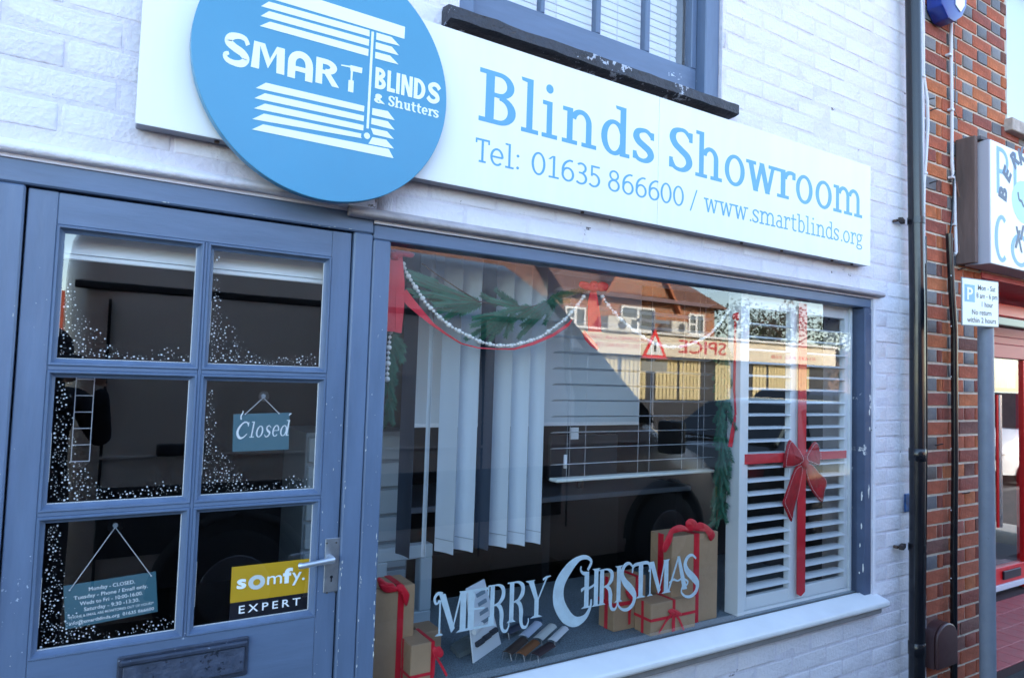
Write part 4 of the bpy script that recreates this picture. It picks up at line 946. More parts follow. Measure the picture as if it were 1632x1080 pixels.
# ---- parcels
def gift(label, pxl, pxr, pyb, pyt, depth, Y=None, z0=CZ0, vr=None, hz=None, rib=.026, bow=None, bz=None):
    if Y is None:
        X1, Y = pf(pxr, pyb, z0); Y = max(Y, .066); X1 = wp(pxr, pyb, Y)[0]
    else: X1 = wp(pxr, pyb, Y)[0]
    X0 = wp(pxl, pyb, Y)[0]; Z1 = wp(pxr, pyt, Y)[1]
    t = thing('gift_box', label, 'parcel', ((X0+X1)/2, Y+depth/2, z0), 'kraft paper parcels in the window')
    G().box(X0, X1, Y, Y+depth, z0, Z1).build('wrapped_box', KRAFT, t, bevel=.0025)
    # folded flaps at the side
    G().add([(X0-.0008, Y+.002, Z1-.002), (X0-.0008, Y+depth-.002, Z1-.002), (X0-.0008, Y+depth/2, Z1-min(depth/2, .07)), (X0+.001, Y+.002, Z1-.002), (X0+.001, Y+depth-.002, Z1-.002), (X0+.001, Y+depth/2, Z1-min(depth/2, .07))], [(0, 1, 2), (5, 4, 3), (0, 3, 4, 1), (1, 4, 5, 2), (2, 5, 3, 0)]).build('paper_flap', KRAFT, t, smooth=0)
    w2 = rib/2
    if vr is not None:
        c = X0+(X1-X0)*vr; o = .0016
        G().box(c-w2, c+w2, Y-o, Y, z0+.001, Z1+o).build('ribbon', RED, t); G().box(c-w2, c+w2, Y+.0002, Y+depth, Z1+.0002, Z1+o).build('ribbon', RED, t)
        G().box(X0-o, X0, Y+depth/2-w2, Y+depth/2+w2, z0+.001, Z1+o).build('ribbon', RED, t)
    if hz is not None:
        z = z0+(Z1-z0)*hz; o = .0028
        G().box(X0-o, X1+.0005, Y-o, Y-o+.0010, z-w2*.8, z+w2*.8).build('ribbon', RED, t); G().box(X0-o, X0-o+.001, Y-o, Y+depth, z-w2*.8, z+w2*.8).build('ribbon', RED, t)
    if bow: 
        for kd, pts in bow:
            if kd == 'l': G().pillow(curvy([wp(a, b_, Y-.01) for a, b_ in pts]), Y-.006, .0035, .0015).build('bow_loop', RED, t, smooth=80)
            else: ribbon(G(), pts, [rib*.55]+[rib*.7]*(len(pts)-1), Y-.008).build('bow_tail', RED, t, smooth=60)
    return X0, X1, Y, Z1
gift('tall brown paper parcel with red ribbon standing beside the white shutter', 1069, 1142.6, 984, 846, .12, vr=.52, rib=.030,
     bow=[('l', [(1099, 842), (1086, 836), (1072, 841), (1066, 851), (1074, 850), (1088, 847), (1100, 846)]), ('l', [(1106, 841), (1116, 832), (1130, 838), (1141, 851), (1134, 862), (1126, 848), (1110, 846)]), ('l', [(1094, 833), (1102, 826), (1112, 832), (1110, 844), (1098, 846)]), ('l', [(1066, 850), (1074, 846), (1072, 862), (1062, 880), (1057, 872)])])
gift('small brown paper parcel tied with a red bow, nearest the glass under CHRISTMAS', 1037, 1108, 1004, 949, .09, vr=.50, hz=.50, rib=.013,
     bow=[('t', [(1072, 976), (1062, 990), (1050, 1008)]), ('t', [(1074, 976), (1073, 992), (1072, 1006)]), ('t', [(1076, 976), (1084, 988), (1090, 1004)]), ('l', [(1066, 974), (1072, 970), (1080, 972), (1088, 978), (1082, 982), (1072, 980)])])
gift('middle sized brown paper parcel half hidden behind the small parcel', 978, 1028, 996, 916, .09, vr=.72, hz=.52, rib=.018,
     bow=[('l', [(1012, 952), (1004, 944), (998, 940), (1002, 952), (1010, 958)]), ('t', [(1008, 955), (1004, 975), (1003, 994)]), ('t', [(1014, 955), (1015, 975), (1015, 994)])])
gift('tall brown paper parcel beside the left window post with red ribbon over its top', 588, 655.5, 1100, 931, .12, Y=.16, vr=.66, rib=.020,
     bow=[('l', [(612, 936), (602, 926), (606, 920), (618, 928), (628, 930), (630, 940)]), ('l', [(632, 934), (642, 931), (652, 944), (653, 952), (648, 966), (640, 948), (634, 942)]), ('l', [(604, 930), (620, 932), (636, 936), (634, 942), (614, 944)])])
gift('small brown paper parcel with folded end beside the tall left parcel', 653, 690, 1094, 1022, .12, Y=.085, vr=.93, hz=.28, rib=.011,
     bow=[('l', [(694, 1034), (702, 1030), (708, 1040), (704, 1048), (695, 1044)]), ('l', [(690, 1036), (696, 1030), (698, 1040), (694, 1050)]), ('t', [(695, 1046), (704, 1060), (712, 1076)]), ('t', [(692, 1046), (692, 1062), (690, 1078)])])
gift('plain brown paper parcel standing behind the small left parcel', 670, 702, 1060, 1003, .10, Y=.24)

# ---- product samples on the carpet
def P3(px, py, z): x, y = pf(px, py, z); return Vector((x, y, z))
for i, (a, b_, c, w_, lb_) in enumerate((((834, 1014), (857, 993), (.50, .56, .68), .040, 'pale blue grey'), ((857, 1018), (880, 997), (.62, .64, .62), .040, 'cream white'), ((879, 1021), (900, 1001), (.72, .76, .80), .034, 'bright white'),
                                     ((808, 1041), (834, 1019), (.045, .028, .022), .040, 'dark walnut'), ((829, 1043), (853, 1023), (.20, .075, .025), .040, 'chestnut brown'), ((852, 1044), (878, 1027), (.035, .018, .022), .040, 'near black brown'), ((806, 1008), (834, 994), (.03, .04, .07), .040, 'dark navy'))):
    p, q = P3(*a, CZ0+.022), P3(*b_, CZ0+.03); d = (q-p); n = Vector((-d.y, d.x, 0)).normalized()*w_/2; R_ = []
    for e in (p, q):
        R_.append([e-n, e-n*.6+Vector((0, 0, .008)), e+Vector((0, 0, .010)), e+n*.6+Vector((0, 0, .008)), e+n, e+n*.6+Vector((0, 0, .003)), e+Vector((0, 0, .005)), e-n*.6+Vector((0, 0, .003))])
    g = G(); g.loft(R_); m_ = mat('louvre_sample_%s' % lb_.replace(' ', '_'), c, .35, .1, 20)
    t = thing('louvre_sample', '%s louvre sample propped on the blue carpet among the shutter samples' % lb_, 'sample', (p.x, p.y, CZ0), 'louvre samples on the carpet')
    g.build('blade', m_, t, smooth=50)
    G().tube([p-n*.6+Vector((0, 0, .004)), p-n*.9+Vector((0, 0, -.018)), p-n*.7+Vector((0, 0, -.020))], .0012, 5).build('clip', STEEL, t)
    G().tube([p+n*.6+Vector((0, 0, .004)), p+n*.9+Vector((0, 0, -.018)), p+n*.7+Vector((0, 0, -.020))], .0012, 5).build('clip', STEEL, t)
# leaning white board with three dark rollers
BL, BR_ = P3(755, 1056, CZ0+.001), P3(799, 1025, CZ0+.001)
def atY(px, py, y): x, z = wp(px, py, y); return Vector((x, y, z))
TL, TR = atY(744, 937, BL.y+.05), atY(772, 922, BR_.y+.05)
t = thing('sample_board', 'leaning white sample board with small blind rollers behind the word MERRY', 'sample', ((BL.x+BR_.x)/2, BL.y, CZ0))
nrm = (BR_-BL).cross(TL-BL).normalized(); nrm = nrm if nrm.y < 0 else -nrm
g = G(); g.loft([[BL, BR_, TR, TL], [BL-nrm*.005, BR_-nrm*.005, TR-nrm*.005, TL-nrm*.005]]); g.build('board', mat('white_board', (.72, .77, .82), .4), t, smooth=0)
def bq(u, v): return BL.lerp(BR_, u).lerp(TL.lerp(TR, u), v)
for k in range(3):
    c = bq(.22+.27*k, .22+.012*k); dx = (bq(.36+.27*k, .22)-bq(.12+.27*k, .22))/2
    G().tube([c-dx+nrm*.008, c+dx*.9+nrm*.008], [.0095, .0095], 12).build('dark_roller', mat('dark_fabric_roll', (.02, .025, .04), .7, .5, 120), t, smooth=50)
for k in range(4):
    c = bq(.5, .45+.13*k)+nrm*.004; dx = (bq(.86, .5)-bq(.40, .5))/2; dz = (bq(.5, .6)-bq(.5, .5)).normalized()*.006
    G().obox(c+dx*.3, dx*.8, dz, nrm*.003).build('slat_chip', mat('grey_chip', (.20, .28, .34), .5), t)
G().tube([bq(.02, .40)+nrm*.01, bq(.36, .44)+nrm*.01], .0085, 14).build('white_roller', SHUT, t, smooth=50)
a, b_, c, d = P3(718, 1027, CZ0+.02), P3(744, 1010, CZ0+.02), P3(760, 1028, CZ0+.02), P3(733, 1041, CZ0+.02)
t = thing('track_sample', 'grey grooved aluminium track sample lying left of the sample board', 'sample', (a.x, a.y, CZ0))
for k in range(5):
    t0, t1 = k/5, (k+.82)/5; q = [a.lerp(d, t0), b_.lerp(c, t0), b_.lerp(c, t1), a.lerp(d, t1)]; dn = Vector((0, 0, -.016-.003*(k % 2)))
    G().loft([q, [v+dn for v in q]]).build('track', mat('sample_aluminium', (.30, .36, .36), .4, metal=.3), t, smooth=0)
x, y = pf(846, 990, CZ0); t = tag(G().cyl((x, y, CZ0+.004), (0, 0, 1), .045, .007, 32).build('round_tray', mat('blue_grey_plastic', (.05, .09, .14), .5), None, bevel=.001), 'round dark blue disc lying flat on the carpet under the letter Y', 'tray')

# ---- dim furniture further inside
cb = thing('drawer_cabinet', 'pale drawer cabinet standing in the dark behind the left parcel', 'cabinet', (1.2, .9, .02))
X0, X1 = wp(596, 800, .95)[0], wp(652, 800, .95)[0]
G().box(X0-.3, X1, .95, 1.3, .02, 1.33).build('body', mat('grey_laminate', (.20, .24, .27), .6), cb, bevel=.003)
for k in range(7): G().box(X0-.29, X1-.012, .935, .9495, .52+k*.115, .62+k*.115).build('drawer_front', mat('pale_laminate', (.34, .40, .44), .5), cb, bevel=.003)
wf = thing('sample_window_frame', 'small white window frame sample standing on the carpet behind the left parcels', 'frame', (1.0, .55, CZ0))
X0, X1 = wp(598, 880, .55)[0], wp(690, 880, .55)[0]; Z0, Z1 = CZ0+.004, wp(688, 866, .55)[1]
for bx in ((X0, X1, Z0, Z0+.05), (X0, X1, Z1-.05, Z1), (X0, X0+.05, Z0+.0502, Z1-.0502), (X1-.05, X1, Z0+.0502, Z1-.0502)): G().box(bx[0], bx[1], .55, .60, bx[2], bx[3]).build('frame_member', mat('grey_white_upvc', (.42, .50, .54), .35), wf, bevel=.004)
dk = thing('desk', 'long dark desk with a pale edge crossing the showroom behind the blinds', 'desk', (2.2, 1.3, .02))
zt_ = wp(870, 792, 1.25)[1]
G().box(.9, 3.3, 1.25, 1.9, zt_-.03, zt_).build('desk_top', mat('desk_laminate', (.20, .23, .28), .4), dk, bevel=.004)
for x in (.95, 2.2, 3.22): G().box(x, x+.05, 1.3, 1.85, .02, zt_-.031).build('leg', DARK, dk)
mo = thing('monitor', 'grey computer screen standing on the desk behind the venetian blind', 'screen', (2.1, 1.5, zt_))
X0, X1 = wp(878, 700, 1.4)[0], wp(985, 700, 1.4)[0]; Z1 = wp(880, 694, 1.4)[1]
G().box(X0, X1, 1.4, 1.43, zt_+.06, Z1).build('screen', mat('grey_screen', (.07, .085, .11), .3), mo, bevel=.006); G().cyl(((X0+X1)/2, 1.44, zt_+.035), (0, 0, 1), .02, .07, 12).build('stand', DARK, mo)
x, z = wp(730, 740, 1.5); G_ = thing('chalkboard', 'dark board with faint writing on the back wall between blind slats', 'board', (x, 3.5, z))
X0, X1 = wp(650, 700, 2.4)[0], wp(700, 700, 2.4)[0]
G().box(X0-.5, X1+.3, 2.4, 2.43, .9, 1.65).build('board', mat('black_board', (.02, .02, .024), .8), G_)
# door blind cassette and hanging clear pocket rack
db = thing('door_blind', 'rolled up white blind across the top of the door behind the glass', 'blind', (.25, .09, 1.85))
zc = wp(330, 431, .085)[1]
g = G(); g.loft([[(x, .085+.03*(1-cos(t))*.6, zc+.008+.055*t/pi) for t in (0, .5, 1., 1.6, 2.2, 3.1)]+[(x, .14, zc+.07), (x, .14, zc+.006)] for x in (-.12, .60)]); g.build('cassette', SHUT, db, smooth=50)
G().box(-.12, .60, .083, .093, zc-.006, zc+.006).build('bottom_bar', SHUT, db, bevel=.002)
rk = thing('pocket_rack', 'narrow clear pocket rack hanging behind the middle left door pane', 'rack', (.02, .12, 1.3))
q = [wp(a, b_, .12) for a, b_ in ((122, 600), (151, 600), (145, 735), (118, 735))]
xl, xr_, zt_, zb2 = q[0][0], q[1][0], q[0][1]+.01, q[3][1]
for x in (xl, xr_): G().tube([(x, .12, zb2), (x, .12, zt_)], .0011, 6).build('wire', CABLEW, rk)
for k in range(6):
    z = zb2+(zt_-zb2)*k/5.4; G().tube([(xl, .12, z), (xr_, .12, z)], .0011, 6).build('cross_wire', CABLEW, rk)
G().prism([(xl, zb2), (xr_, zb2), (xr_-.008, zb2-.016), (xl+.008, zb2-.016)], .105, .12).build('tray', CLEARP, rk)

# ================================================================== UPSTAIRS WINDOW
uw = thing('upstairs_window', 'blue timber sash window with small panes above the fascia board', 'window', (1.5, .05, 2.7))
US = -.068
xl_, xr_ = wp(720, 6, US)[0], wp(1178, 167, US)[0]; zt_ = wp(1178, 166, US)[1]
prof = [(.03, zt_+.022), (US+.02, zt_+.006), (US, zt_-.004), (US, zt_-.040), (US+.02, zt_-.046), (.0, zt_-.046), (.03, zt_-.046)]
rng = random.Random(5); R_ = []
for k in range(25):
    x = xl_+(xr_-xl_)*k/24; R_.append([(x, y+(rng.uniform(-.003, .003) if y < 0 else 0), z+rng.uniform(-.0022, .0022)) for y, z in prof])
G().loft(R_).build('window_sill', DARKSILL, uw, smooth=50)
UY = .014
G().box(2.027, 2.105, UY, .12, 2.695, 4.1).build('outer_frame', BLUE, uw, bevel=.004)
G().box(.926, .985, UY, .12, 2.695, 4.1).build('outer_frame', BLUE, uw, bevel=.004)
G().box(.986, 2.026, UY+.012, .12, 2.690, 2.716).build('inner_sill', BLUEH, uw, bevel=.003)
UB = .060; mu = [(wp(a, c, UB)[0], wp(b_, c, UB)[0]) for a, b_, c in ((863, 869.5, 23), (951, 958.5, 52), (1029, 1036.5, 83))]
m1 = mu[0]; step = mu[1][0]-mu[0][0]
xs_ = [.987+.045]+[v for a in [(mu[0][0]-step, mu[0][1]-step)]+mu for v in a]+[wp(1102, 100, UB)[0]]
zb_ = 2.838
G().box(.987, 2.025, UB, UB+.04, 2.717, zb_).build('sash_rail', BLUEH, uw, bevel=.003)
G().box(xs_[-1], 2.025, UB, UB+.04, zb_+.0004, 4.1).build('sash_stile', BLUE, uw, bevel=.003); G().box(.987, xs_[0], UB, UB+.04, zb_+.0004, 4.1).build('sash_stile', BLUE, uw, bevel=.003)
for i in range(0, 5):
    a, b_ = xs_[2*i], xs_[2*i+1]
    if i < 4: G().box(b_, xs_[2*i+2], UB+.002, UB+.036, zb_+.0004, 4.1).build('glazing_bar', BLUE, uw, bevel=.004)
    for z0_, z1_ in ((zb_, 3.26), (3.285, 3.7), (3.72, 4.1)):
        G().add([(a, UB+.02, z0_), (b_, UB+.02, z0_), (b_, UB+.02, z1_), (a, UB+.02, z1_)], [(0, 1, 2, 3)]).build('glass_pane', GLASS, uw)
    for z0_ in (3.26, 3.70): G().box(a+.0004, b_-.0004, UB+.002, UB+.036, z0_+.0005, z0_+.0245).build('glazing_bar', BLUEH, uw, bevel=.003)
ub = thing('upstairs_blind', 'closed white slatted blind behind the upstairs sash window', 'blind', (1.5, .14, 2.72))
SLN = mat('white_upstairs_slat', (.74, .77, .82), .5)
for k in range(30):
    z = 2.725+k*.0305; G().loft([[(x, .137, z), (x, .134, z+.016), (x, .142, z+.033), (x, .143, z+.033), (x, .1352, z+.016), (x, .138, z)] for x in (.992, 1.985)]).build('slat', SLN, ub, smooth=50)
for px, py in ((785, 0), (887, 15), (984, 50), (1068, 80)):
    x = wp(px, py, .13)[0]; G().box(x-.0011, x+.0011, .1305, .132, 2.72, 3.65).build('ladder_cord', CABLEW, ub)
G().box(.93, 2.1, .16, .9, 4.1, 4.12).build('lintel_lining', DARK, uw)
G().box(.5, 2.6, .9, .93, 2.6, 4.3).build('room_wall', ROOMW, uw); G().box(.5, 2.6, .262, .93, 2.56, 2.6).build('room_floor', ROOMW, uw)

# ================================================================== NEXT DOOR
NB0, NB1 = 3.650, 4.235
nb = thing('brick_shop_wall', 'red brick wall with grey headers between the black drainpipe and the red shop', 'wall', (4.0, 0, 0))
NOP = [(NB1, 6.6, 0, 2.955), (4.556, 5.45, 3.195, 4.35)]
g = G(); wallgrid(g, NB0-.005, 6.6, 0, 5.4, .006, .26, NOP); g.build('mortar_bed', MORTAR, nb)
protos = {}
for k, m_ in enumerate(BR): protos[('r', k)] = brick_meshes('brick', m_, 3, .0035, .0017, .03, 2)
for k, m_ in enumerate(BRG): protos[('g', k)] = brick_meshes('brick', m_, 3, .0035, .0017, .03, 2)
rngb = random.Random(4)
def pick_n(c, p):
    low = c[2] < 1.5
    if c[4] and (c[0] < NB0+.02 or not low) and rngb.random() < (.72 if low else .88): return rngb.choice(p[('g', rngb.choice((0, 0, 1) if not low else (0, 0, 1, 2)))])
    r = rngb.random()
    k = (0 if r < .45 else 1 if r < .72 else 2 if r < .92 else 3) if not low else (0 if r < .38 else 1 if r < .5 else 2 if r < .85 else 3)
    return rngb.choice(p[('r', k)])
cells = laid(NB0, 6.55, 0, 5.3, NOP, H=.0625, flem=True)
bmn = place_bricks(nb, cells, protos, pick_n, y=0, jit=.0015)
for nm, (m_, gg) in bmn.items(): gg.build('brick_surround', m_, nb, bevel=.002, kind='stuff')
G().box(NB1-.012, NB1+.0, .262, .70, 0, 2.3).build('pier_return', BR[2], nb)
# upper right window
ur = thing('neighbour_window', 'white framed window with stone sill above the next shop sign', 'window', (4.9, .1, 3.2))
G().box(4.52, 5.5, -.045, .05, 3.115, 3.190).build('stone_sill', mat('grimy_stone', (.42, .36, .32), .9, .6, 40, .3, 14, speck=(.15, .10, .08), speck_amt=.8), ur, bevel=.004)
UP = mat('white_upvc', (.72, .75, .80), .35)
for b_ in ((4.560, 4.625, 3.196, 4.34), (5.385, 5.446, 3.196, 4.34), (4.6255, 5.3845, 3.196, 3.26), (4.6255, 5.3845, 4.27, 4.34)): G().box(b_[0], b_[1], .04, .11, b_[2], b_[3]).build('frame_member', UP, ur, bevel=.004)
G().box(4.557, 4.5595, -.002, .12, 3.196, 4.34).build('reveal', mat('cream_render', (.70, .70, .68), .8), ur)
G().add([(4.625, .07, 3.26), (5.385, .07, 3.26), (5.385, .07, 4.27), (4.625, .07, 4.27)], [(0, 1, 2, 3)]).build('glass_pane', GLASS, ur)
G().box(4.56, 5.44, .20, .21, 3.2, 4.34).build('net_curtain', mat('pale_curtain', (.55, .62, .70), .9), ur)
# fascia box
fs = thing('neighbour_fascia', 'white illuminated sign box with pale blue letters in a weathered timber surround', 'sign', (4.6, -.05, 2.25))
zt_, zb_ = wp(1553, 215, -.1)[1], wp(1555, 418, -.1)[1]
G().box(3.946, 3.975, -.1, -.002, zb_, zt_).build('side_board', OAK, fs, bevel=.003)
G().box(3.9755, 6.4, -.115, -.002, zt_-.018, zt_+.002).build('top_board', mat('weathered_grey_wood', (.10, .09, .10), .85, .7, 30, .4, 20, speck=(.35, .3, .28), speck_amt=.8), fs, bevel=.002)
G().box(3.9755, 6.4, -.020, -.002, zb_+.001, zt_-.0185).build('back_board', mat('grimy_backing', (.25, .22, .24), .8, .5, 40, .4, 18, speck=(.06, .05, .05), speck_amt=.55), fs)
NY = -.145; z1_, z0_ = wp(1578, 222, NY)[1], wp(1580, 420, NY)[1]
G().box(4.0, 6.3, NY, -.0205, z0_, z1_).build('light_box', mat('grey_box_side', (.42, .40, .46), .5), fs, bevel=.003)
G().box(4.003, 6.297, NY-.003, NY-.0003, z0_+.003, z1_-.003).build('sign_face', WHITE, fs, smooth=0)
P = Pen(NY-.0032, .0006); X_ = lambda px, py: wp(px, py, NY)[0]
def zb(px, py): return wp(px, py, NY)[1]
PALE = mat('pale_blue_print', (.20, .38, .60), .5)
def sq(x0, x1, z0, z1): P.tf = lambda u, v: (x0+u*(x1-x0), z0+v*(z1-z0))
sq(X_(1587, 270), X_(1607, 260), zb(1592, 309), zb(1588, 233)); P.V(.12, 0, 1, .22); P.A(.35, .72, .6, .28, -100, 100, .2, .09); P.H(.1, .4, .955, .09); P.H(.1, .4, .49, .09)
sq(X_(1614, 260), X_(1630, 270), zb(1616, 330), zb(1616, 243)); P.V(.15, 0, 1, .28); P.H(.1, 1.2, .05, .09)
sq(X_(1583, 380), X_(1606, 380), zb(1595, 418), zb(1590, 341)); P.A(.55, .5, .5, .5, 55, 305, .22, .09)
sq(X_(1610, 400), X_(1640, 400), zb(1618, 424), zb(1616, 371)); P.A(.5, .5, .5, .5, 0, 360, .16, .12)
for k, ch in enumerate('rn'): sq(X_(1646+k*30, 400), X_(1668+k*30, 400), zb(1618, 420), zb(1616, 378)); slab(P, ch, .16, .12)
P.g.build('lettering', PALE, fs, smooth=0, kind='stuff')
P = Pen(NY-.0042, .0006)
BD = mat('dark_blue_print', (.004, .018, .07), .4)
for ch, px, py, rt_ in (('B', 1602, 322, 78), ('E', 1607, 292, 62), ('R', 1616, 270, 40), ('K', 1625, 263, 22), ('S', 1638, 262, 8), ('H', 1652, 266, -8), ('I', 1664, 276, -22), ('R', 1676, 290, -36), ('E', 1686, 308, -50)):
    gg = sans(ch, NY-.0036, wp(px, py, NY), Vector((cos(radians(rt_)), sin(radians(rt_)))), Vector((-sin(radians(rt_)), cos(radians(rt_)))), None, None, height=.085, bold=.055)
    P.g.add(gg.v, gg.f)
sq(X_(1616, 400), X_(1632, 390), zb(1616, 405), zb(1616, 355)); P.D(.1, .2, .5, .8, .2); P.D(.2, .9, .7, .1, .16); P.D(.6, .5, .9, 1, .2)
sq(X_(1620, 320), X_(1630, 320), zb(1620, 328), zb(1620, 306)); P.C([(.1, 1), (.3, .5), (.7, .4), (1, .05)], [.2, .2, .2, .2])
P.g.build('lettering', BD, fs, smooth=0, kind='stuff')
P = Pen(NY-.0036, .0005); sq(X_(1612, 350), X_(1650, 340), zb(1625, 355), zb(1620, 285)); P.dot(.5, .5, .5, 20); P.g.build('lettering', mat('mint_print', (.40, .68, .66), .5), fs, smooth=0)
# red shopfront in its recess
rs = thing('red_shopfront', 'red framed glass shop door with long steel handle under a maroon soffit', 'shopfront', (4.9, .65, 0))
RYY = .66
def rz(py, px=1600): return wp(px, py, RYY)[1]
G().box(NB1, 6.5, -.001, .9, z0_-.035, z0_-.006).build('soffit', REDSOF, rs)
zf0, zf1, zf2 = rz(502), rz(523), rz(571)
G().box(NB1, 7.6, .30, .36, wp(1600, 503, .30)[1], wp(1600, 484, .30)[1]).build('fascia_board', REDDOOR, rs, bevel=.004)
G().box(NB1, 7.6, RYY-.05, RYY+.05, zf0, z0_-.036).build('upper_board', REDDOOR, rs, bevel=.004)
G().box(NB1, 7.6, RYY, RYY+.03, zf1+.002, zf0-.001).build('fanlight', mat('dark_fanlight_glass', (.02, .03, .03), .08), rs)
for k, (a, b_) in enumerate(((0, .3), (.31, .55), (.56, 1.0))): G().box(NB1, 7.6, RYY-.02-.012*k, RYY+.05, zf1-(zf1-zf2)*b_, zf1-(zf1-zf2)*a-.001).build('transom', mat('glossy_red_transom', (.50, .06, .08), .4), rs, bevel=.003)
gx0, gx1 = wp(1575, 700, RYY)[0], wp(1628, 700, RYY)[0]; zg0, zk0, zw0 = rz(901), rz(927), rz(936)
G().box(gx0-.1, gx0, RYY-.02, RYY+.04, .06, zf2-.002).build('door_stile', REDDOOR, rs, bevel=.003)
G().box(gx1, gx1+.07, RYY-.02, RYY+.04, .06, zf2-.002).build('door_stile', REDDOOR, rs, bevel=.003)
G().box(gx0+.0004, gx1-.0004, RYY-.018, RYY+.038, zk0, zg0).build('kick_rail', REDDOOR, rs, bevel=.003)
G().box(gx0-.1, 7.6, RYY-.03, RYY+.04, zw0, zk0-.001).build('threshold', mat('white_threshold', (.70, .68, .72), .4), rs, bevel=.003)
G().add([(gx0, RYY, zg0), (gx1, RYY, zg0), (gx1, RYY, zf2), (gx0, RYY, zf2)], [(0, 1, 2, 3)]).build('glass_pane', GLASS, rs)
G().add([(gx1+.07, RYY, .2), (7.6, RYY, .2), (7.6, RYY, zf2), (gx1+.07, RYY, zf2)], [(0, 1, 2, 3)]).build('glass_pane', GLASS, rs)
lx, lz = wp(1600, 914, RYY-.03)[0], rz(914)
G().box(lx, wp(1627, 907, RYY-.03)[0], RYY-.034, RYY-.0185, lz-.03, lz+.035).build('letter_plate', BLK, rs, bevel=.004)
hx_ = wp(1593, 700, RYY-.09)[0]
G().tube([(hx_, RYY-.09, rz(831)), (hx_, RYY-.09, rz(629))], .016, 14).build('door_handle', mat('brushed_steel', (.6, .6, .62), .25, metal=.9), rs, smooth=60)
G().tube([(hx_-.026, RYY-.085, rz(831)), (hx_-.026, RYY-.085, rz(629))], .009, 10).build('handle_trim', REDDOOR, rs, smooth=60)
for py in (647, 810): G().tube([(hx_, RYY-.09, rz(py)), (hx_-.12, RYY-.02, rz(py))], .008, 8).build('handle_bracket', mat('brushed_steel', (.6, .6, .62)), rs)
G().box(4.1, 8, RYY+2.5, RYY+2.6, 0, 2.6).build('back_wall', mat('cafe_wall', (.05, .07, .10), .8), rs)
G().box(4.1, 8, RYY+.06, RYY+2.5, .03, .06).build('floor', mat('cafe_floor', (.10, .09, .09), .6), rs)
pb_ = thing('painted_blue_reflection', 'blue reflection painted on a sheet behind the glass of the red shop door', 'painted reflection', (wp(1606, 600, .8)[0], .8, rz(600)))
G().box(wp(1587, 600, .8)[0], wp(1629, 600, .8)[0], .80, .806, wp(1600, 618, .8)[1], wp(1600, 574, .8)[1]).build('sheet', mat('blue_reflection', (.02, .12, .33), .4, 0, 1, .5, 9, streak=(6, 6, .6)), pb_)  # streaky blue colour stands in for a reflection in the door glass
ch_ = thing('cafe_chair', 'bentwood chair standing inside the red shop behind its glass door', 'chair', (6.3, 1.5, .06))
CW = mat('chair_beech', (.30, .20, .12), .5)
G().box(6.1, 6.5, 1.3, 1.7, .50, .53).build('seat', CW, ch_, bevel=.01)
for x in (6.12, 6.48):
    for y in (1.32, 1.68): G().tube([(x, y, .06), (x, y, .50)], .015, 8).build('leg', CW, ch_)
G().loft([[(6.1+.4*k/6, 1.69+.04*sin(pi*k/6), .80), (6.1+.4*k/6, 1.71+.04*sin(pi*k/6), .80), (6.1+.4*k/6, 1.71+.04*sin(pi*k/6), 1.02), (6.1+.4*k/6, 1.69+.04*sin(pi*k/6), 1.02)] for k in range(7)]).build('backrest', CW, ch_, smooth=60)
for x in (6.14, 6.46): G().tube([(x, 1.68, .53), (x, 1.7, .82)], .012, 8).build('back_post', CW, ch_)
tp = thing('tiled_step', 'red quarry tiled entrance step in front of the red shop door', 'step', (5, .3, 0))
G().box(NB1+.001, 7.5, -.012, .70, .001, .044).build('step_bed', mat('dark_grout', (.07, .035, .035), .9, .4, 60), tp)
tm = G().box(-.0735, .0735, -.0735, .0735, 0, .008).build('tile', TILE, None, bevel=.0015); tme = tm.data; bpy.data.objects.remove(tm)
for i in range(20):
    for j in range(4): inst(tme, 'tile', tp, (NB1+.08+i*.15+(.075 if j % 2 else 0), .065+j*.15, .0445+random.uniform(-.0006, .0006)), (1, 1, 1), (0, 0, random.uniform(-.004, .004)))

# ================================================================== PIPES, CABLES, POLE
dp = thing('black_downpipe', 'thick black drainpipe where the white wall meets the red brick', 'pipe', (3.43, -.07, 0))
def dpx(z): return 3.43-.040*max(0, (z-2.0)/1.6)-.010*max(0, (1.2-z)/1.2)
G().tube([(dpx(z), -.07, z) for z in (0, .4, .8, 1.2, 1.6, 2.0, 2.5, 3.0, 3.6, 5.2)], .0345, 28).build('pipe', BLACKP, dp, smooth=50)
for py in (352, 872):
    z = wp(1460, py, -.07)[1]; x = dpx(z)
    g = G(); g.tube([(x, -.07, z-.016), (x, -.07, z+.016)], .0385, 28)
    g.build('bracket_band', BLACKP, dp, smooth=50); G().obox((x-.055, -.03, z), (.032, .012, 0), (.004, -.010, 0), (0, 0, .010)).build('bracket_arm', mat('rusty_black_iron', (.03, .02, .02), .7, .6, 60), dp, bevel=.002)
    G().cyl((x-.082, -.014, z-.002), (0, 1, 0), .007, .02, 10).build('wall_bolt', mat('rusty_screw', (.10, .04, .03)), dp)
for z in (.36, 1.27): G().tube([(dpx(z), -.07, z-.03), (dpx(z), -.07, z+.03)], .0375, 28).build('pipe_collar', BLACKP, dp, bevel=.001, smooth=50)
def run(name, label, cat, pts, r, m, y=-.016, clips=()):
    t = thing(name, label, cat, (wp(*pts[0], y)[0], y, wp(*pts[-1], y)[1]))
    P_ = [(wp(a, b_, y)[0], y, wp(a, b_, y)[1]) for a, b_ in pts]; G().tube(P_, r, 10).build('run', m, t, smooth=60)
    for a, b_ in clips: x, z = wp(a, b_, y); G().box(x-r*1.6, x+r*1.6, y-r*1.25, -.002, z-.006, z+.006).build('clip', m, t, bevel=.001)
    return t
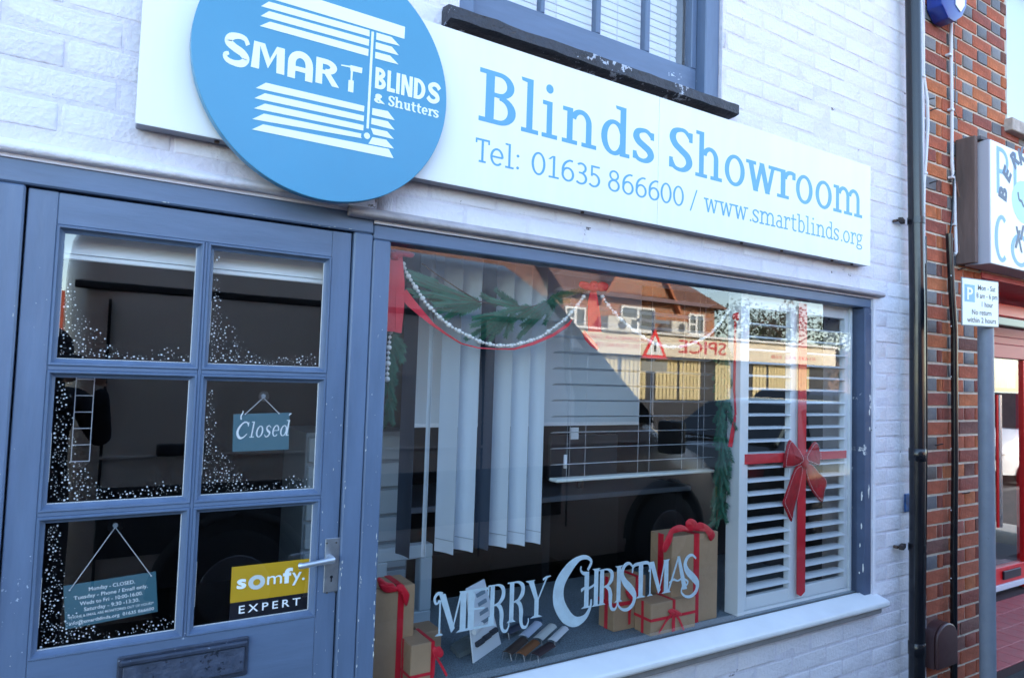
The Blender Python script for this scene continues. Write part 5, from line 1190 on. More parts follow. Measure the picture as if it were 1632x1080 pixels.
run('white_cable', 'white cable running down the brickwork close beside the black drainpipe', 'cable', [(1467, -20), (1471, 60), (1472, 120), (1478, 160), (1479, 200), (1476, 250), (1473, 290), (1472, 340)], .0075, CABLEW, clips=((1471, 122), (1474, 276)))
run('white_cable', 'second white cable hugging the edge of the black drainpipe at the top', 'cable', [(1464, -20), (1469, 60), (1470, 120), (1470, 200), (1471, 300), (1473, 420)], .006, CABLEW, y=-.012)
run('white_conduit', 'straight white conduit running down the brickwork from the blue alarm box', 'conduit', [(1515.5, 34), (1516, 90), (1517, 180), (1517, 260), (1521, 300), (1522, 350), (1524, 402), (1521, 406)], .0085, CABLEW, clips=((1512.5, 88), (1516, 175), (1517, 283), (1520, 358)))
run('brown_cable', 'thin brown cable hanging loose beside the white conduit', 'cable', [(1522, 38), (1520, 60), (1523, 110), (1522, 178), (1527, 190), (1537, 193)], .0025, mat('brown_cable_sheath', (.20, .10, .07), .6), y=-.02)
run('brown_cable', 'thin brown cable curling against the weathered timber sign surround', 'cable', [(1524, 290), (1530, 320), (1530, 380), (1528, 400), (1533, 420)], .0028, mat('brown_cable_sheath', (.20, .10, .07)), y=-.02)
run('black_cable', 'thin black cable joining the top of the narrow black pipe', 'cable', [(1520, 255), (1520, 290), (1518, 340), (1514, 372)], .005, BLACKP, y=-.02)
run('black_cable', 'black cable running down tight against the right side of the black drainpipe', 'cable', [(1475.5, 376), (1476.5, 500), (1477, 700), (1475, 900), (1473, 1080)], .0045, BLACKP, y=-.012)
np_ = thing('narrow_black_pipe', 'narrow black pipe on the brick wall beside the parking sign pole', 'pipe', (3.9, -.03, 0))
xa = wp(1510.5, 375, -.03); xb_ = wp(1521.5, 700, -.03)
G().tube([(xa[0]+.012, -.03, wp(1511, 372, -.03)[1]), (wp(1516, 460, -.03)[0]+.004, -.03, wp(1516, 460, -.03)[1]), (xb_[0], -.03, 1.9), (xb_[0], -.03, 1.2), (wp(1520, 900, -.03)[0], -.03, .7), (wp(1520, 1060, -.03)[0], -.03, 0)], .0165, 16).build('pipe', BLACKP, np_, smooth=60)
for py in (440, 520, 600, 714, 812, 920):
    z = wp(1518, py, -.045)[1]; G().cyl((wp(1516, py, -.048)[0], -.047, z), (0, 1, 0), .003, .004, 8).build('fixing', CABLEW, np_)
vc = thing('vent_cover', 'brown plastic arched cover box low on the brick wall over the narrow pipe', 'cover', (3.8, -.03, .1))
VX0, VX1 = wp(1493, 1030, -.062)[0], wp(1525, 1030, -.062)[0]; VZ0, VZ1 = wp(1510, 1062, -.062)[1], wp(1510, 992, -.062)[1]
rad = (VX1-VX0)/2; poly = [(VX0, VZ0), (VX1, VZ0)]+[((VX0+VX1)/2+rad*cos(t*pi/10), VZ1-rad*.75+rad*.75*sin(t*pi/10)) for t in range(0, 11)]
G().prism(poly, -.068, -.0495).build('cover', mat('brown_plastic', (.075, .035, .035), .35, .05, 30), vc, bevel=.009, smooth=60, seg=3)
G().prism([(x, z) for x, z in poly], -.049, -.003).build('back_box', mat('brown_plastic', (.05, .03, .03)), vc)
ab = thing('alarm_box', 'blue and white burglar alarm box high on the brick wall', 'alarm', (3.8, -.05, 3.5))
q = [wp(1497, -60, -.075), (wp(1541, -55, -.075)), wp(1538, 12, -.075), wp(1531, 28, -.075), wp(1519, 36, -.075), wp(1509, 30, -.075), wp(1499, 8, -.075)]
G().prism(q, -.085, -.004).build('body', mat('cobalt_plastic', (.01, .035, .25), .3), ab, bevel=.008, seg=2)
q = [wp(1524, -50, -.088), wp(1540, -52, -.088), wp(1537, 10, -.088), wp(1531, 20, -.088), wp(1523, 8, -.088)]
G().prism(q, -.090, -.0855).build('white_panel', WHITE, ab, bevel=.001)
bt = tag(G().box(wp(1443, 800, -.012)[0], wp(1452, 800, -.012)[0], -.012, -.003, wp(1445, 818, -.03)[1], wp(1445, 788, -.03)[1]).build('blue_tag', mat('blue_plastic', (.015, .08, .25), .4, 0, 1, .6, 30), None, bevel=.004), 'small blue plastic fitting on the white wall half hidden by the drainpipe', 'fitting')
for px, py, lb_ in ((1484, 158, 'black hook in the brick wall, topmost beside the drainpipe'), (1490, 174, 'rusty nail in the brick wall just under the topmost hook'), (1489, 290, 'bent metal hook in the brick wall level with the top of the sign box middle'), (1534, 428, 'small hook in the brickwork just above the parking sign'), (1498, 708, 'rusty nail in a red brick at the height of the red bow'), (1541, 785, 'small rusty hook between the narrow black pipe and the grey pole')):
    x, z = wp(px, py, -.02); t = tag(G().tube([(x-.012, -.002, z-.006), (x-.004, -.02, z), (x+.012, -.03, z+.004)], .0035, 6).build('wall_hook', mat('rusty_black_iron', (.03, .02, .02)), None), lb_, 'hook', 'rusty hooks in the brick wall')
# parking sign on its pole
PYY = -.26
po = thing('parking_sign_pole', 'grey steel pole carrying the parking sign in front of the brick wall', 'pole', (3.68, PYY, 0))
G().tube([(3.68, PYY, 0), (3.68, PYY, wp(1570, 452, PYY)[1])], .0335, 28).build('pole', GREYPOLE, po, smooth=50)
ps = thing('parking_sign', 'white parking sign reading Mon to Sat 8 am to 6 pm on the grey pole', 'sign', (3.68, PYY-.04, 2))
Y = PYY-.040; q = [(1532.2, 441), (1591.5, 449), (1592, 522), (1532.7, 518.5)]
P_, ux, uz, W_, H_ = inplane(q, Y)
G().prism([tuple(p) for p in P_], Y, Y+.003).build('rim', mat('sign_rim', (.10, .12, .13), .4), ps, bevel=.001)
c = sum(P_, Vector((0, 0)))/4
G().prism([tuple(c+(p-c)*.955) for p in P_], Y-.0008, Y-.0001).build('face', mat('sign_white_reflective', (.70, .76, .80), .35), ps, smooth=0)
O = P_[3]; YY = Y-.0009
def onplate(u, v): return O+ux*(u*W_)+uz*(v*H_)
G().prism([tuple(onplate(*t)) for t in ((.07, .50), (.34, .50), (.34, .86), (.07, .86))], YY-.0003, YY).build('blue_square', SKYB, ps, smooth=0)
sans('P', YY-.0004, onplate(.135, .55), ux, uz, LOGOW, ps, width=.15*W_, height=.25*H_, bold=.02)
for s_, u, v, wd in (('Mon - Sat', .42, .77, .48), ('8 am - 6 pm', .38, .60, .57), ('1 hour', .52, .42, .31), ('No return', .26, .245, .52), ('within 2 hours', .13, .08, .78)):
    sans(s_, YY, onplate(u, v), ux, uz, BLK, ps, width=wd*W_, height=.11*H_, bold=.014)
for z in (P_[0].y-.05, P_[3].y+.05): G().tube([(3.68, PYY, z-.012), (3.68, PYY, z+.012)], .0365, 24).build('clamp', STEEL, ps)

# ================================================================== THE STREET BEHIND THE CAMERA (seen in the glass)
GG = .04
def wr(px, py, Y, g=GG): d = ray(px, py); t = ((g-CAM.y)+(g-Y))/d.y; return CAM.x+d.x*t, CAM.z+d.z*t
VAN = mat('dark_grey_van_paint', (.68, .60, .52), .36, metal=.15, coat=.4)
GAP = mat('black_gap', (.004, .004, .004), .8); RUB = mat('black_rubber', (.015, .015, .016), .8); GLD = mat('tinted_glass', (.012, .014, .016), .05); ALU = mat('alloy_rim', (.25, .25, .27), .35, metal=.8)
van = thing('parked_van', 'dark grey high roofed panel van parked at the kerb behind the photographer', 'van', (2.6, -3.55, -.1))
VS = -2.55; VW = 1.95
stn = [(-.12, 2.20, .26), (-.10, 2.33, .15), (-.05, 2.42, .06), (.03, 2.47, .015), (.25, 2.50, 0), (1.5, 2.52, 0), (2.9, 2.50, 0), (3.15, 2.36, .0), (3.62, 1.93, .0), (4.42, 1.22, .0), (4.75, 1.09, .02), (5.10, .92, .07), (5.28, .70, .16), (5.32, .45, .22)]
def sect(h, e):
    pts = [(e+.04, .12), (e+.0, .22), (e-.0, .75 if h > .8 else h*.6), (e+.01, min(1.45, h*.85)), (e+.07+.02, h-.30 if h > 1.6 else h*.92), (e+.17, h-.08 if h > 1 else h*.97), (e+.34, h), (VW/2, h+.03)]
    return pts+[(VW-a, b_) for a, b_ in pts[-2::-1]]
G().loft([[(x, VS-a, z) for a, z in sect(h, e)] for x, h, e in stn]).build('body', VAN, van, smooth=50)
def vt(nm, pts, r, m): G().tube([(wr(a, b_, VS)[0], VS-o, wr(a, b_, VS)[1]) for a, b_, o in pts], r, 8).build(nm, m, van, smooth=60)
zgt = wr(250, 458, VS)[1]
G().box(-.07, 3.3, VS-.10, VS-.055, zgt-.03, zgt+.012).build('roof_gutter', mat('dark_trim', (.02, .02, .02), .5), van, bevel=.006)
G().box(-.05, 3.2, VS-.10, VS-.075, zgt+.013, zgt+.022).build('gutter_lip', VAN, van)
for X_1, z0_, z1_ in ((.10, .35, 1.95), (1.35, .25, 2.02), (2.55, .25, 2.02), (3.35, .4, 1.98)):
    G().box(X_1, X_1+.014, VS-.012, VS+.004, z0_, 1.2).build('panel_gap', GAP, van); G().box(X_1, X_1+.014, VS-.085, VS-.0, 1.2, z1_).build('panel_gap', GAP, van)
zs = wr(220, 727, VS)[1]
G().box(.1, 4.2, VS-.01, VS+.008, zs-.012, zs+.006).build('swage_line', VAN, van, bevel=.003)
G().box(.1, 3.3, VS-.01, VS+.012, zs-.56, zs-.17).build('rubbing_strip', mat('dark_trim', (.02, .02, .02)), van, bevel=.006)
x, z = wr(285, 717, VS); G().box(x-.12, x+.14, VS-.01, VS+.03, z-.03, z+.04).build('door_handle', BLK, van, bevel=.008)
G().prism([(3.42, 1.22), (4.30, 1.22), (3.68, 1.80), (3.42, 1.84)], VS-.14, VS+.003).build('side_window', GLD, van)
G().add([(3.30, VS-.22, 2.28), (4.38, VS-.10, 1.27), (4.38, VS-VW+.10, 1.27), (3.30, VS-VW+.22, 2.28), (3.26, VS-.22, 2.2), (4.34, VS-.10, 1.19), (4.34, VS-VW+.10, 1.19), (3.26, VS-VW+.22, 2.2)], [(0, 1, 2, 3), (7, 6, 5, 4), (0, 4, 5, 1), (3, 2, 6, 7), (0, 3, 7, 4), (1, 5, 6, 2)]).build('windscreen', GLD, van, smooth=0)
mx_, mz_ = wr(1082, 692, VS+.15)
G().box(mx_-.13, mx_+.06, VS+.02, VS+.20, mz_-.17, mz_+.12).build('wing_mirror', BLK, van, bevel=.03, seg=2)
for cx in (.84, 4.44):
    for side in (VS+.004, VS-VW-.004):
        dr_ = 1 if side > VS-1 else -1
        G().cyl((cx, side-.02*dr_, .25), (0, 1, 0), .44, .05, 32).build('wheel_arch', GAP, van, smooth=50)
        P_ = [(cx+.45*cos(radians(a)), side+.012*dr_, .25+.45*sin(radians(a))) for a in range(0, 181, 12)]
        G().tube(P_, .030, 8).build('arch_flare', mat('dark_trim', (.02, .02, .02)), van, smooth=60)
        wh = G().cyl((cx, side-.07*dr_+.06*dr_, .25), (0, 1, 0), .35, .14, 36).build('wheel', RUB, van, bevel=.02, smooth=50)
        G().cyl((cx, side+.065*dr_, .25), (0, 1, 0), .21, .012, 28).build('rim', ALU, wh, bevel=.003)
        for k in range(6): G().obox((cx+.13*cos(k*pi/3), side+.076*dr_, .25+.13*sin(k*pi/3)), (.05*cos(k*pi/3), 0, .05*sin(k*pi/3)), (-.016*sin(k*pi/3), 0, .016*cos(k*pi/3)), (0, .004, 0)).build('spoke', ALU, wh)
# photographer: one skinned body, clothes as zones of it
pe = thing('person', 'photographer in a dark coat holding a camera up to the face', 'person', (-.25, -2.12, 0))
def skinned(nm, V_, E_, R__, m, parent, sub=2):
    off = WORLD[parent.name]; me = bpy.data.meshes.new(nm); me.from_pydata([(Vector(v)-off) for v in V_], E_, [])
    o = bpy.data.objects.new(nm, me); COL.objects.link(o); sk = o.modifiers.new('s', 'SKIN'); o.modifiers.new('u', 'SUBSURF').levels = sub
    for i, r in enumerate(R__): me.skin_vertices[0].data[i].radius = (r, r) if not isinstance(r, tuple) else r
    me.skin_vertices[0].data[0].use_root = True
    dg = bpy.context.evaluated_depsgraph_get(); dg.update(); m2 = bpy.data.meshes.new_from_object(o.evaluated_get(dg)); o.modifiers.clear(); o.data = m2; bpy.data.meshes.remove(me)
    m2.materials.clear()
    for k in (m if isinstance(m, list) else [m]): m2.materials.append(k)
    m2.polygons.foreach_set('use_smooth', [True]*len(m2.polygons)); o.parent = parent; WORLD[o.name] = off; return o
SKIN = mat('skin', (.42, .24, .17), .5); COAT = mat('dark_coat', (.012, .014, .022), .85); TRO = mat('dark_trousers', (.02, .022, .03), .85)
fx, fy = fw.x, fw.y; hx0, hy0 = -.14, -2.10     # head just behind the lens
bodyV = [(hx0-.06, hy0-.06, .98), (hx0-.05, hy0-.05, 1.16), (hx0-.04, hy0-.03, 1.36), (hx0-.02, hy0-.01, 1.48), (hx0, hy0, 1.57), (hx0+.01, hy0+.01, 1.67),
         (hx0-.20, hy0+.08, 1.40), (hx0-.22, hy0+.20, 1.20), (-.06, -1.97, 1.47), (hx0+.13, hy0-.16, 1.40), (hx0+.24, hy0-.06, 1.18), (.075, -1.985, 1.46),
         (hx0-.13, hy0-.0, .90), (hx0-.16, hy0+.06, .50), (hx0-.17, hy0+.0, .06), (hx0-.13, hy0+.10, .03), (hx0+.03, hy0-.12, .90), (hx0+.05, hy0-.12, .50), (hx0+.06, hy0-.18, .06), (hx0+.10, hy0-.08, .03)]
bodyE = [(0,1),(1,2),(2,3),(3,4),(4,5),(2,6),(6,7),(7,8),(2,9),(9,10),(10,11),(0,12),(12,13),(13,14),(14,15),(0,16),(16,17),(17,18),(18,19)]
bodyR = [(.15,.12),(.15,.12),(.15,.11),.06,.085,.095,.075,.05,.036,.075,.05,.036,.10,.07,.05,.045,.10,.07,.05,.045]
bo = skinned('body', bodyV, bodyE, bodyR, [COAT, TRO, SKIN], pe)
for p in bo.data.polygons:
    c = p.center+WORLD[pe.name]; p.material_index = 2 if c.z > 1.50 and hypot(c.x-hx0, c.y-hy0) < .14 else (1 if c.z < .86 else 0)
G().ball((hx0, hy0-.015, 1.645), (.095, .105, .11), 16, 10).build('woolly_hat', mat('dark_wool', (.02, .02, .028), .95, .8, 120), pe, smooth=80)
for sx_, sp in ((-1, (-.045, -1.955, 1.485)), (1, (.060, -1.965, 1.47))):
    V_ = [sp, (sp[0]+.006*sx_, sp[1]+.03, sp[2]+.03)]; E_ = [(0, 1)]; R__ = [.026, .024]
    for k in range(4):
        b0 = len(V_); x = sp[0]+.006*sx_; V_ += [(x-.02+.013*k, sp[1]+.045, sp[2]+.055-.006*k), (x-.02+.013*k, sp[1]+.065, sp[2]+.075-.005*k), (x-.024*0-.02+.013*k, sp[1]+.082, sp[2]+.07-.004*k)]
        E_ += [(1, b0), (b0, b0+1), (b0+1, b0+2)]; R__ += [.009, .008, .0075]
    b0 = len(V_); V_ += [(sp[0]+.03*sx_, sp[1]+.02, sp[2]+.045), (sp[0]+.03*sx_, sp[1]+.03, sp[2]+.075)]; E_ += [(0, b0), (b0, b0+1)]; R__ += [.010, .009]
    skinned('hand', V_, E_, R__, SKIN, pe, 1)
cm = thing('held_camera', 'black camera held up in front of the photographer in a dark coat', 'camera', (-.02, -1.95, 1.58))
c = CAM-fw*.145
g = G(); g.obox(c, rt*.07, up*.048, fw*.032); g.obox(c+up*.055, rt*.022, up*.016, fw*.026); g.build('camera_body', BLK, cm, bevel=.008)
G().tube([c+fw*.033, c+fw*.085, c+fw*.115], [.037, .037, .041], 28).build('lens_barrel', mat('lens_black', (.012, .012, .013), .4), cm, smooth=50)

# generic parked cars
def car(name, label, loc, rz, paint, plate, L_=4.3, H_=1.48):
    t = thing(name, label, 'car', (0, 0, 0), 'cars parked along the street'); k = L_/4.3
    def sec(x, w2, z0, zb_, zr): 
        return [(x, -w2*.92, z0), (x, -w2, z0+.25), (x, -w2, zb_-.12), (x, -w2*.93, zb_), (x, -w2*.72 if zr > zb_+.1 else -w2*.8, zr), (x, w2*.72 if zr > zb_+.1 else w2*.8, zr), (x, w2*.93, zb_), (x, w2, zb_-.12), (x, w2, z0+.25), (x, w2*.92, z0)]
    st_ = [(-2.15, .74, .32, .72, .76), (-2.05, .84, .22, .92, .97), (-1.75, .88, .2, .98, 1.06), (-1.25, .89, .2, 1.0, H_-.06), (-.5, .9, .2, 1.0, H_), (.25, .9, .2, .99, H_-.03), (.95, .9, .2, .97, 1.02), (1.6, .88, .2, .88, .92), (2.0, .82, .22, .72, .76), (2.15, .70, .32, .60, .64)]
    G().loft([sec(x*k, a, b_, c_, d) for x, a, b_, c_, d in st_]).build('body', paint, t, smooth=35)
    for s_ in (-1, 1):
        w2 = .9
        for xa, xb__ in ((-1.35, -.52), (-.44, .50)): 
            top = H_-.10
            G().loft([[(xa*k-(.0 if xa > -1 else -.0), s_*w2*.945, 1.02), (xb__*k+(.22 if xb__ > 0 else 0), s_*w2*.945, 1.01), (xb__*k-.05, s_*w2*.775, top), (xa*k+(.12 if xa < -1 else .02), s_*w2*.775, top)], [(xa*k, s_*w2*.90, 1.02), (xb__*k, s_*w2*.90, 1.01), (xb__*k-.05, s_*w2*.73, top), (xa*k+.1, s_*w2*.73, top)]]).build('side_window', GLD, t, smooth=0)
        for cx in (-1.32*k, 1.32*k):
            wh = G().cyl((cx, s_*.84, .31), (0, 1, 0), .31, .18, 28).build('wheel', RUB, t, bevel=.02); G().cyl((cx, s_*.935, .31), (0, 1, 0), .20, .012, 20).build('rim', ALU, wh)
        G().box(2.02*k, 2.13*k, s_*.50, s_*.76, .60, .72).build('headlight', mat('headlight_lens', (.6, .65, .7), .1), t, bevel=.02)
        G().box(-2.17*k, -2.04*k, s_*.58, s_*.80, .70, .88).build('tail_light', mat('red_lens', (.35, .01, .01), .15), t, bevel=.02)
        G().box(.62*k, .80*k, s_*.92, s_*1.06, .98, 1.10).build('wing_mirror', paint, t, bevel=.02)
    G().loft([[(.32*k, -.62, H_-.05), (.32*k, .62, H_-.05), (1.0*k, .78, 1.02), (1.0*k, -.78, 1.02)], [(.36*k, -.62, H_-.02), (.36*k, .62, H_-.02), (1.04*k, .78, 1.05), (1.04*k, -.78, 1.05)]]).build('windscreen', GLD, t, smooth=0)
    G().loft([[(-1.30*k, -.62, H_-.10), (-1.30*k, .62, H_-.10), (-1.80*k, .76, 1.05), (-1.80*k, -.76, 1.05)], [(-1.34*k, -.62, H_-.06), (-1.34*k, .62, H_-.06), (-1.84*k, .76, 1.08), (-1.84*k, -.76, 1.08)]]).build('rear_window', GLD, t, smooth=0)
    G().box(-2.20*k, -2.14*k, -.26, .26, .46, .57).build('number_plate', mat('yellow_plate', (.75, .50, .03), .4), t); G().box(2.13*k, 2.19*k, -.26, .26, .36, .47).build('number_plate', mat('white_plate', (.7, .7, .7), .4), t)
    G().box(2.10*k, 2.17*k, -.42, .42, .50, .62).build('grille', BLK, t)
    t.location = loc; t.rotation_euler = (0, 0, rz); return t
car('parked_car', 'black car parked at the near kerb just ahead of the dark van', (8.05, -3.5, -.1), 0, mat('deep_black_car_paint', (.01, .01, .012), .15, coat=.6), 1, H_=1.52)
car('parked_car', 'dark blue car parked across the road outside the restaurant', (14.6, -8.6, -.1), pi, mat('dark_blue_car_paint', (.02, .03, .06), .2, metal=.3, coat=.6), 1, H_=1.6)
car('parked_car', 'black car parked across the road at the right of the reflection', (20.2, -8.6, -.1), pi, mat('black_car_paint', (.012, .012, .014), .18, coat=.6), 1)
car('parked_car', 'grey car parked further along across the road', (26.0, -8.7, -.1), pi, mat('grey_car_paint', (.10, .10, .11), .25, metal=.5, coat=.5), 1)
car('parked_car', 'white car at the kerb reflected in the red shop door', (16.0, -3.4, -.1), pi, mat('white_car_paint', (.70, .70, .72), .2, coat=.6), 1, H_=1.7)

def brickmat(name, c1, c2, mortar, sc=1.0):
    m = bpy.data.materials.new(name); m.use_nodes = True; N = m.node_tree.nodes; L = m.node_tree.links; b = N['Principled BSDF']; b.inputs['Roughness'].default_value = .9
    tc = N.new('ShaderNodeTexCoord'); sp = N.new('ShaderNodeSeparateXYZ'); cb_ = N.new('ShaderNodeCombineXYZ'); bt_ = N.new('ShaderNodeTexBrick')
    L.new(tc.outputs['Object'], sp.inputs[0]); L.new(sp.outputs[0], cb_.inputs[0]); L.new(sp.outputs[2], cb_.inputs[1]); L.new(cb_.outputs[0], bt_.inputs[0])
    bt_.inputs['Color1'].default_value = (*c1, 1); bt_.inputs['Color2'].default_value = (*c2, 1); bt_.inputs['Mortar'].default_value = (*mortar, 1)
    bt_.inputs['Scale'].default_value = sc; bt_.inputs['Brick Width'].default_value = .225; bt_.inputs['Row Height'].default_value = .075; bt_.inputs['Mortar Size'].default_value = .008
    L.new(bt_.outputs[0], b.inputs['Base Color']); return m
OB = brickmat('orange_facade_brick', (.40, .13, .05), (.26, .10, .05), (.35, .28, .2))
ROOFT = mat('brown_roof_tile', (.16, .075, .05), .9, .6, 8, .45, 5, streak=(1, 1, 3)); CREAM = mat('cream_board', (.72, .62, .46), .6); WUP = mat('white_window_frame', (.75, .74, .70), .4)
BY = -15.0
rst = thing('restaurant_building', 'sunlit orange brick restaurant with gable, white windows and long cream sign across the road', 'building', (18, BY, 0))
bx0, bx1 = wr(897, 500, BY)[0], wr(1139, 500, BY)[0]; ez = wr(1139, 492, BY)[1]
G().box(bx0, bx1, BY-7, BY, .0, ez).build('wall', OB, rst)
ga, gb = wr(964, 471, BY)[0], wr(1071, 476, BY)[0]; gz = 6.6
G().prism([(ga, ez-.001), (gb, ez-.001), ((ga+gb)/2, gz)], BY+.02, BY-3).build('gable', OB, rst, smooth=0)
for s_, (a, b_) in ((0, (ga-.25, (ga+gb)/2)), (1, (gb+.25, (ga+gb)/2))):
    G().add([(a, BY+.18, ez-.15), (b_, BY+.18, gz+.1), (b_, BY-3.5, gz+.1), (a, BY-3.5, ez-.15), (a, BY+.18, ez-.32), (b_, BY+.18, gz-.08), (b_, BY-3.5, gz-.08), (a, BY-3.5, ez-.32)], [(0, 1, 2, 3), (7, 6, 5, 4), (0, 4, 5, 1), (1, 5, 6, 2), (2, 6, 7, 3), (3, 7, 4, 0)]).build('bargeboard', mat('terracotta_ridge', (.42, .14, .06), .8), rst, smooth=0)
G().add([(bx0-.2, BY+.3, ez-.02), (bx1+.4, BY+.3, ez-.02), (bx1-2.2, BY-3.5, ez+2.9), (bx0+.5, BY-3.5, ez+2.9), (bx1+.4, BY-7.3, ez-.02), (bx0-.2, BY-7.3, ez-.02)], [(0, 1, 2, 3), (1, 4, 2), (3, 2, 4, 5), (0, 3, 5), (0, 5, 4, 1)]).build('roof', ROOFT, rst, smooth=0)
def rwin(p0, p1, Y, parent, cols_=2, nm='window'):
    x0, z1 = wr(*p0, Y); x1, z0 = wr(*p1, Y)
    f = G(); 
    for b_ in ((x0, x0+.07, z0, z1), (x1-.07, x1, z0, z1), (x0+.07, x1-.07, z0, z0+.07), (x0+.07, x1-.07, z1-.07, z1)): f.box(b_[0], b_[1], Y-.02, Y+.05, b_[2], b_[3])
    for k in range(1, cols_): xx = x0+(x1-x0)*k/cols_; f.box(xx-.05, xx+.05, Y-.02, Y+.045, z0+.07, z1-.07)
    f.box(x0+.07, x0+(x1-x0)/cols_-.05, Y-.02, Y+.04, (z0+z1)/2-.03, (z0+z1)/2+.03)
    w_ = f.build(nm, WUP, parent, smooth=0); w_['kind'] = 'stuff'; del w_['kind']
    G().box(x0+.02, x1-.02, Y-.01, Y+.012, z0+.02, z1-.02).build('pane', mat('street_window_glass', (.10, .11, .11), .06), w_)
    return w_
rwin((989, 486), (1042, 530), BY, rst); rwin((1097, 499), (1121, 535), BY, rst); rwin((900, 487), (932, 528), BY, rst)
sy_ = BY+.35
s0, st_ = wr(880, 530, sy_); s1 = wr(1332, 580, sy_)[0]; sb0 = wr(1100, 570, sy_)[1]; st_ = wr(1100, 537, sy_)[1]
fsb = G().box(s0, s1, BY+.001, sy_, sb0, st_).build('fascia_sign', CREAM, rst); G().box(s0, s1, BY+.001, sy_+.12, st_+.001, st_+.07).build('sign_capping', WUP, rst)
REDL = mat('red_sign_letters', (.50, .02, .02), .5)
def back_text(s_, pxr, pxl, zb_, h_, m):      # faces the shop (+y): read from the shop, mirrored in the glass
    a, b_ = wr(pxl, 550, sy_)[0], wr(pxr, 550, sy_)[0]
    cu = sans(s_, -sy_-.001, (-b_, zb_), Vector((1, 0)), Vector((0, 1)), None, None, width=(b_-a), height=h_, bold=.01)
    g = G(); g.add([(-x, sy_+.001+(0), z) for x, y, z in cu.v], [f[::-1] for f in cu.f]); g.build('lettering', m, fsb, smooth=0)
HS = st_-sb0
back_text('SPICE', 1158, 1082, sb0+.22*HS, .62*HS, REDL)
back_text('FULLY LICENSED & AIR CONDITIONED', 1040, 905, sb0+.62*HS, .15*HS, REDL)
back_text('TEL: 01635 862 228', 1021, 950, sb0+.30*HS, .15*HS, REDL)
back_text('01635 862 228', 1300, 1230, sb0+.25*HS, .15*HS, REDL)
G().box(bx0, s1, BY-.4, BY+.001, 0, sb0).build('shopfront_recess', mat('dark_shopfront', (.03, .03, .035), .4), rst)
VBL = mat('cream_vertical_blinds', (.62, .50, .26), .8)
for a, b_ in ((1045, 1080), (1083, 1117), (1140, 1165), (1200, 1222), (1225, 1290), (946, 985), (990, 1030)):
    x0, x1 = wr(a, 600, BY+.02)[0], wr(b_, 600, BY+.02)[0]; n = max(3, int((x1-x0)/.16)); g = G()
    for k in range(n): g.box(x0+(x1-x0)*k/n, x0+(x1-x0)*(k+.82)/n, BY+.005, BY+.03, 1.0, sb0-.05)
    g.build('vertical_blinds', VBL, rst, kind='stuff')
for a, b_, c, d in ((1064, 511, 1090, 534), (963, 503, 1000, 530)):
    x0, z1 = wr(a, b_, BY+.3); x1, z0 = wr(c, d, BY+.3); ac = G().box(x0, x1, BY+.005, BY+.5, z0, z1).build('air_conditioner', mat('cream_metal', (.60, .56, .48), .5), rst, bevel=.02)
    G().cyl(((x0*.4+x1*.6), BY+.51, (z0+z1)/2), (0, 1, 0), min(z1-z0, x1-x0)*.34, .02, 20).build('fan_grille', mat('dark_grille', (.08, .08, .08), .6), ac)
# next building, tiled roof
tb = thing('tiled_roof_house', 'brick house with a large brown tiled roof and red ridge tiles across the road', 'house', (6, BY, 0))
tx0 = 2.2; tx1 = bx0-.3
G().box(tx0, tx1, BY-7, BY+.0, 0, 3.6).build('wall', OB, tb)
G().add([(tx0-.2, BY+.35, 3.55), (tx1+.2, BY+.35, 3.55), (tx1+.2, BY-3.6, 7.1), (tx0-.2, BY-3.6, 7.1), (tx1+.2, BY-7.4, 3.55), (tx0-.2, BY-7.4, 3.55)], [(0, 1, 2, 3), (3, 2, 4, 5), (1, 4, 2), (0, 3, 5), (0, 5, 4, 1)]).build('roof', ROOFT, tb, smooth=0)
for k in range(int((tx1-tx0)/.45)): G().box(tx0+k*.45, tx0+k*.45+.40, BY-3.75, BY-3.45, 7.05, 7.22).build('ridge_tile', mat('terracotta_ridge', (.42, .14, .06)), tb, bevel=.04)
for k in range(3): 
    x = tx0+1.5+k*3.2; w_ = G().box(x, x+1.5, BY+.001, BY+.06, 1.0, 2.6).build('window', WUP, tb); G().box(x+.1, x+1.4, BY+.061, BY+.07, 1.1, 2.5).build('pane', mat('street_window_glass', (.10, .11, .11)), w_)
rh = thing('red_roof_house', 'low house with a red tiled roof beyond the rear of the van', 'house', (-4, -19, 0))
zr_ = wr(104, 478, -19)[1]
G().box(-9, 1.2, -26, -19, 0, zr_-1.1).build('wall', mat('dark_brick_house', (.12, .07, .05), .9, .3, 10, .2, 4), rh)
G().add([(-9.3, -18.7, zr_-1.15), (1.5, -18.7, zr_-1.15), (1.5, -22, zr_+.5), (-9.3, -22, zr_+.5), (1.5, -26.3, zr_-1.15), (-9.3, -26.3, zr_-1.15)], [(0, 1, 2, 3), (3, 2, 4, 5), (1, 4, 2), (0, 3, 5), (0, 5, 4, 1)]).build('roof', mat('red_roof_tile', (.36, .07, .03), .9, .5, 10, .2, 5), rh, smooth=0)
w_ = G().box(-1.5, -.2, -18.99, -18.93, 1, 2.2).build('window', WUP, rh); G().box(-1.4, -.3, -18.929, -18.92, 1.1, 2.1).build('pane', mat('street_window_glass', (.10, .11, .11)), w_)
